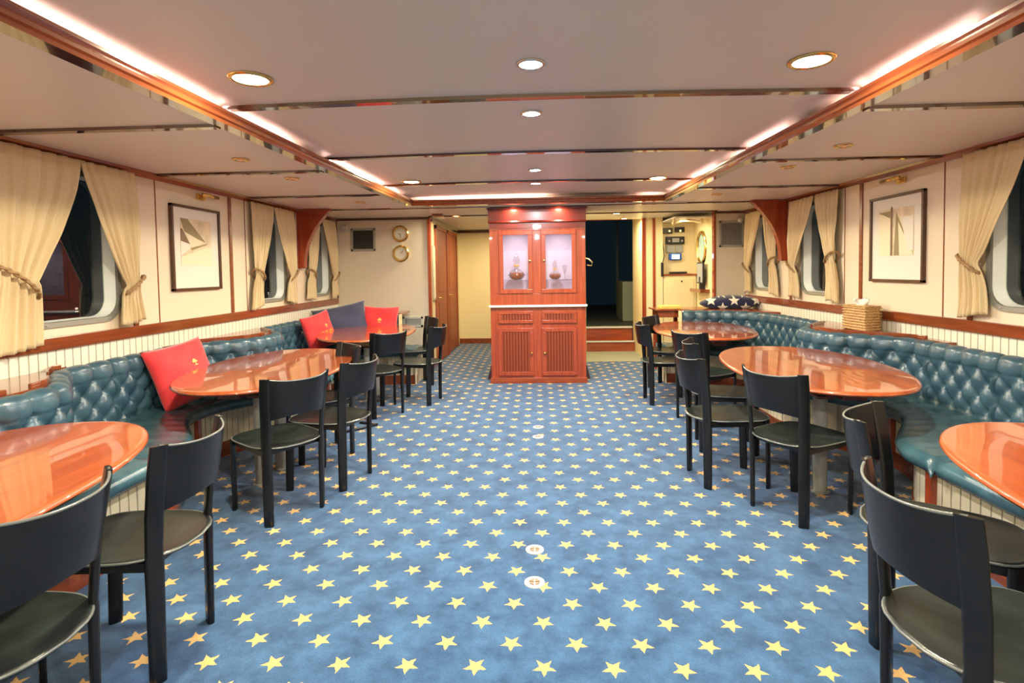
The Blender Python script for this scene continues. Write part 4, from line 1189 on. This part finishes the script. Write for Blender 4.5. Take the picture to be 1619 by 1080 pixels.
def decanter(x, R, label, sh):
    t = thing('decanter', label, 'decanter', (x, 7.04, sh))
    prof = [(.25, 0), (.6, .05), (.93, .35), (1.0, .62), (.9, .95), (.6, 1.2), (.28, 1.35), (.22, 1.65), (.3, 1.72)]
    MB().lathe([(r*R, z*R) for r, z in prof], n=24).obj('bottle', M['crystal'], t, smooth=True)
    prof = [(.2, .03), (.55, .08), (.86, .36), (.93, .62), (.85, .9), (.1, .92)]
    MB().lathe([(r*R, z*R) for r, z in prof], n=24).obj('liquor', M['cognac'], t, smooth=True)
    b = MB()
    for k in range(12):
        a = 2*PI*k/12; b.lathe([(.001, 0), (.14*R, .1*R), (.001, .2*R)], (math.cos(a)*R*.98, math.sin(a)*R*.3, .5*R+.4*R*math.sin(a*2)*0), 8)
    b.obj('studs', M['crystal'], t, smooth=True)
    MB().lathe([(.30*R, 1.62*R), (.34*R, 1.68*R), (.34*R, 1.80*R), (.28*R, 1.86*R)], n=18).obj('collar', M['gold'], t, smooth=True)
    prof = [(.12, 1.86), (.3, 2.0), (.42, 2.35), (.34, 2.75), (.12, 3.0), (.16, 3.1), (.05, 3.25)]
    MB().lathe([(r*R, z*R) for r, z in prof], n=10).obj('stopper', M['crystal'], t, smooth=False)
shz = cz(443)+.009
decanter(-.008+cx(815.6), .106, 'large crystal decanter with amber liquor behind the left cabinet door', shz)
decanter(-.008+cx(878), .078, 'smaller crystal decanter with amber liquor behind the right cabinet door', shz)
t = thing('stemmed_glass', 'small stemmed glass beside the smaller decanter in the cabinet', 'glass', (-.008+cx(893.5), 7.02, shz))
MB().lathe([(.03, 0), (.03, .003), (.005, .008), (.004, .07), (.012, .08), (.03, .15), (.033, .18)], n=16).obj('bowl', M['crystal'], t, smooth=True)

# ------------------------------------------------------------------ lamps
def lamp_mesh(name, x, y, z, r, lens, label, cat='ceiling light', group=None, ringm=None):
    t = thing(name, label, cat, (x, y, z), 0, group)
    MB().lathe([(r*1.25, .0), (r*1.25, -.004), (r*1.1, -.010), (r*.98, -.008), (r*.97, -.002)], n=28).obj('ring', ringm or M['brass'], t, smooth=True)
    MB().lathe([(r*.97, -.001), (r*.97, -.004), (r*.5, -.0065), (.001, -.007)], n=24).obj('lens', lens, t, smooth=True)
    return t
def light(kind, loc, energy, color, size=.1, spread=PI, rot=(0, 0, 0), name='lamp'):
    l = bpy.data.lights.new(name, kind); l.energy = energy; l.color = color
    o = bpy.data.objects.new(name, l); C.objects.link(o); o.location = loc; o.rotation_euler = rot
    if kind == 'AREA': l.shape = 'DISK'; l.size = size; l.spread = spread
    else: l.shadow_soft_size = size
    return o
K = 1.0
cen = [(-.02, 2.36), (-.026, 3.10), (-.015, 4.86), (-.013, 5.62), (-.02, .2), (-.02, -.9)]
nm = ['nearest', 'second nearest', 'third', 'farthest']
for i, (x, y) in enumerate(cen):
    z = zr(x, y)-.001
    if i < 4: lamp_mesh('downlight', x, y, z, .050, M['lamp_cool'], '%s of the four small white ceiling spots along the centre line' % nm[i], group='white centre spots', ringm=M['chrome'])
    light('AREA', (x, y, z-.012), 26*K, (1, .96, .95), .08)
side = [(-1.265, 2.40), (1.17, 2.40), (-1.22, 5.28), (1.175, 5.38), (-1.25, -.4), (1.2, -.4)]
nm = ['large warm round ceiling lamp near the left cove, closest to the viewer', 'large warm round ceiling lamp near the right cove, closest to the viewer',
      'warm round ceiling lamp at the far end of the left cove', 'warm round ceiling lamp at the far end of the right cove']
for i, (x, y) in enumerate(side):
    z = zr(x, y)-.001
    if i < 4: lamp_mesh('downlight', x, y, z, .076, M['lamp_warm'], nm[i], group='warm round ceiling lamps')
    light('AREA', (x, y, z-.012), 50*K, (1, .87, .60), .13)
low = [(-2.0, 3.63, 'unlit brass ceiling lamp on the low left ceiling, nearest'), (-2.0, 4.40, 'unlit brass ceiling lamp on the low left ceiling, middle'), (-1.97, 6.02, 'unlit brass ceiling lamp on the low left ceiling, farthest'),
       (1.99, 3.66, 'unlit brass ceiling lamp on the low right ceiling, nearest'), (1.97, 4.40, 'unlit brass ceiling lamp on the low right ceiling, middle'), (1.93, 5.98, 'unlit brass ceiling lamp on the low right ceiling, farthest')]
for x, y, lb in low: lamp_mesh('downlight', x, y, zc(y)-.001, .045, M['lamp_off'], lb, group='unlit low ceiling lamps')
for x, y, r, lb in ((-1.147, 7.74, .06, 'lit ceiling lamp in front of the left hallway'), (1.125, 7.82, .055, 'nearer of two lit ceiling lamps before the dark doorway'), (1.366, 8.70, .05, 'farther of two lit ceiling lamps before the dark doorway')):
    lamp_mesh('downlight', x, y, (zc(y) if y < 8.85 else 2.31)-.001, r, M['lamp_warm'], lb)
    light('AREA', (x, y, zc(y)-.012), 26*K, (1, .86, .56), .1)
for x, lb in ((-.30, 'left of two small spots above the cabinet crown'), (.265, 'right of two small spots above the cabinet crown')):
    lamp_mesh('downlight', x, 6.72, zc(6.72)-.001, .035, M['lamp_spot'], lb)
    light('AREA', (x, 6.72, zc(6.7)-.012), 5*K, (1, .80, .6), .06)
light('AREA', (-.6, 9.5, 2.2), 34*K, (1, .84, .5), .15)
light('AREA', (2.15, 8.2, 2.13), 5*K, (1, .86, .55), .15)
for x in (-.28, .28): light('AREA', (-.008+x, 7.0, 1.935), 2.0*K, (1, .9, .95), .06)
tag(MB().box(-1.45, -1.30, 7.45, 7.62, zc(7.5)-.03, zc(7.5)-.001).obj('ceiling_box', M['woodx'], bevel=.004), 'small brown box on the ceiling before the left hallway', 'box')

# led tapes in the coves
def led(label, pts):
    b = MB()
    b.tube(pts, .007, 6)
    return tag(b.obj('light_strip', M['led']), label, 'light strip', 'cove light strips')
def side_led(s, y0, y1, label):
    n = max(2, int((y1-y0)/.2)+2)
    return led(label, [(beamx(s, lerp(y0, y1, i/(n-1)))-s*(-.02), lerp(y0, y1, i/(n-1)), zc(lerp(y0, y1, i/(n-1)))+.034) for i in range(n)])
side_led(-1, -1.6, 2.74, 'glowing strip in the left cove, before the nearest batten')
side_led(-1, 2.84, 3.60, 'glowing strip in the left cove, just beyond the nearest batten')
side_led(-1, 4.18, 5.42, 'glowing strip in the left cove, second bay from the far end')
side_led(-1, 5.50, 6.05, 'glowing strip in the left cove, short piece at the far end')
side_led(1, 2.14, 2.74, 'glowing strip in the right cove, before the nearest batten')
side_led(1, 2.84, 2.98, 'short glowing strip in the right cove, just beyond the nearest batten')
side_led(1, 3.62, 4.06, 'glowing strip in the right cove, before the second batten')
side_led(1, 4.14, 4.42, 'glowing strip in the right cove, just beyond the second batten')
side_led(1, 4.95, 5.42, 'glowing strip in the right cove, before the third batten')
side_led(1, 5.48, 6.25, 'glowing strip in the right cove at the far corner')
led('glowing strip in the far cove, left half', [(-1.44, YBEAM-.0, zc(YBEAM)+.034), (.12, YBEAM-.0, zc(YBEAM)+.034)])
led('short glowing strip in the far cove at the right corner', [(1.24, YBEAM, zc(YBEAM)+.034), (1.44, YBEAM, zc(YBEAM)+.034)])

# floor sockets
for x, y, lb in ((-.035, 2.424, 'white round floor fitting in the carpet, nearest'), (-.036, 2.716, 'white round floor fitting in the carpet, second nearest'),
                 (-.02, 4.60, 'white round floor fitting in the carpet, third'), (-.018, 4.89, 'white round floor fitting in the carpet, farthest')):
    t = thing('floor_fitting', lb, 'floor fitting', (x, y, 0), 0, 'round floor fittings')
    MB().lathe([(.047, 0), (.046, .004), (.040, .006), (.027, .005), (.026, .002), (.001, .002)], n=28).obj('ring', M['whitep'], t, smooth=True, angle=.6)
    b = MB()
    for q in range(4):
        a0 = PI/2*q+.12; pts = [(.004*math.cos(a0+.66), .004*math.sin(a0+.66))]+[(.024*math.cos(a0+1.33*k/6), .024*math.sin(a0+1.33*k/6)) for k in range(7)]
        b.prism(pts, .0030, .0062)
    b.obj('recess', M['saild'], t)

# ------------------------------------------------------------------ world, camera
w = bpy.data.worlds.new('night'); sc.world = w; w.use_nodes = True
w.node_tree.nodes['Background'].inputs[0].default_value = (.003, .006, .008, 1); w.node_tree.nodes['Background'].inputs[1].default_value = 1
cam = bpy.data.cameras.new('camera'); co = bpy.data.objects.new('camera', cam); C.objects.link(co)
yaw, pitch, roll = .045037817, .039728905, -.015072449
r0 = Vector((math.cos(yaw), math.sin(yaw), 0)); f0 = Vector((-math.sin(yaw)*math.cos(pitch), math.cos(yaw)*math.cos(pitch), -math.sin(pitch)))
u0 = r0.cross(f0)
r1 = r0*math.cos(roll)+u0*math.sin(roll); u1 = -r0*math.sin(roll)+u0*math.cos(roll)
mat = Matrix((r1, u1, -f0)).transposed().to_4x4(); mat.translation = Vector((0, 0, EYE))
co.matrix_world = mat
cam.sensor_width = 36; cam.sensor_fit = 'HORIZONTAL'; cam.lens = 860.003/1619*36
cam.shift_x = (809.5-812.5)/1619; cam.shift_y = (462.805-540)/1619
cam.clip_start = .02; cam.clip_end = 100
sc.camera = co
vs = sc.view_settings; vs.view_transform = 'Standard'; vs.look = 'None'; vs.gamma = 1; vs.use_curve_mapping = False
vs.exposure = .40
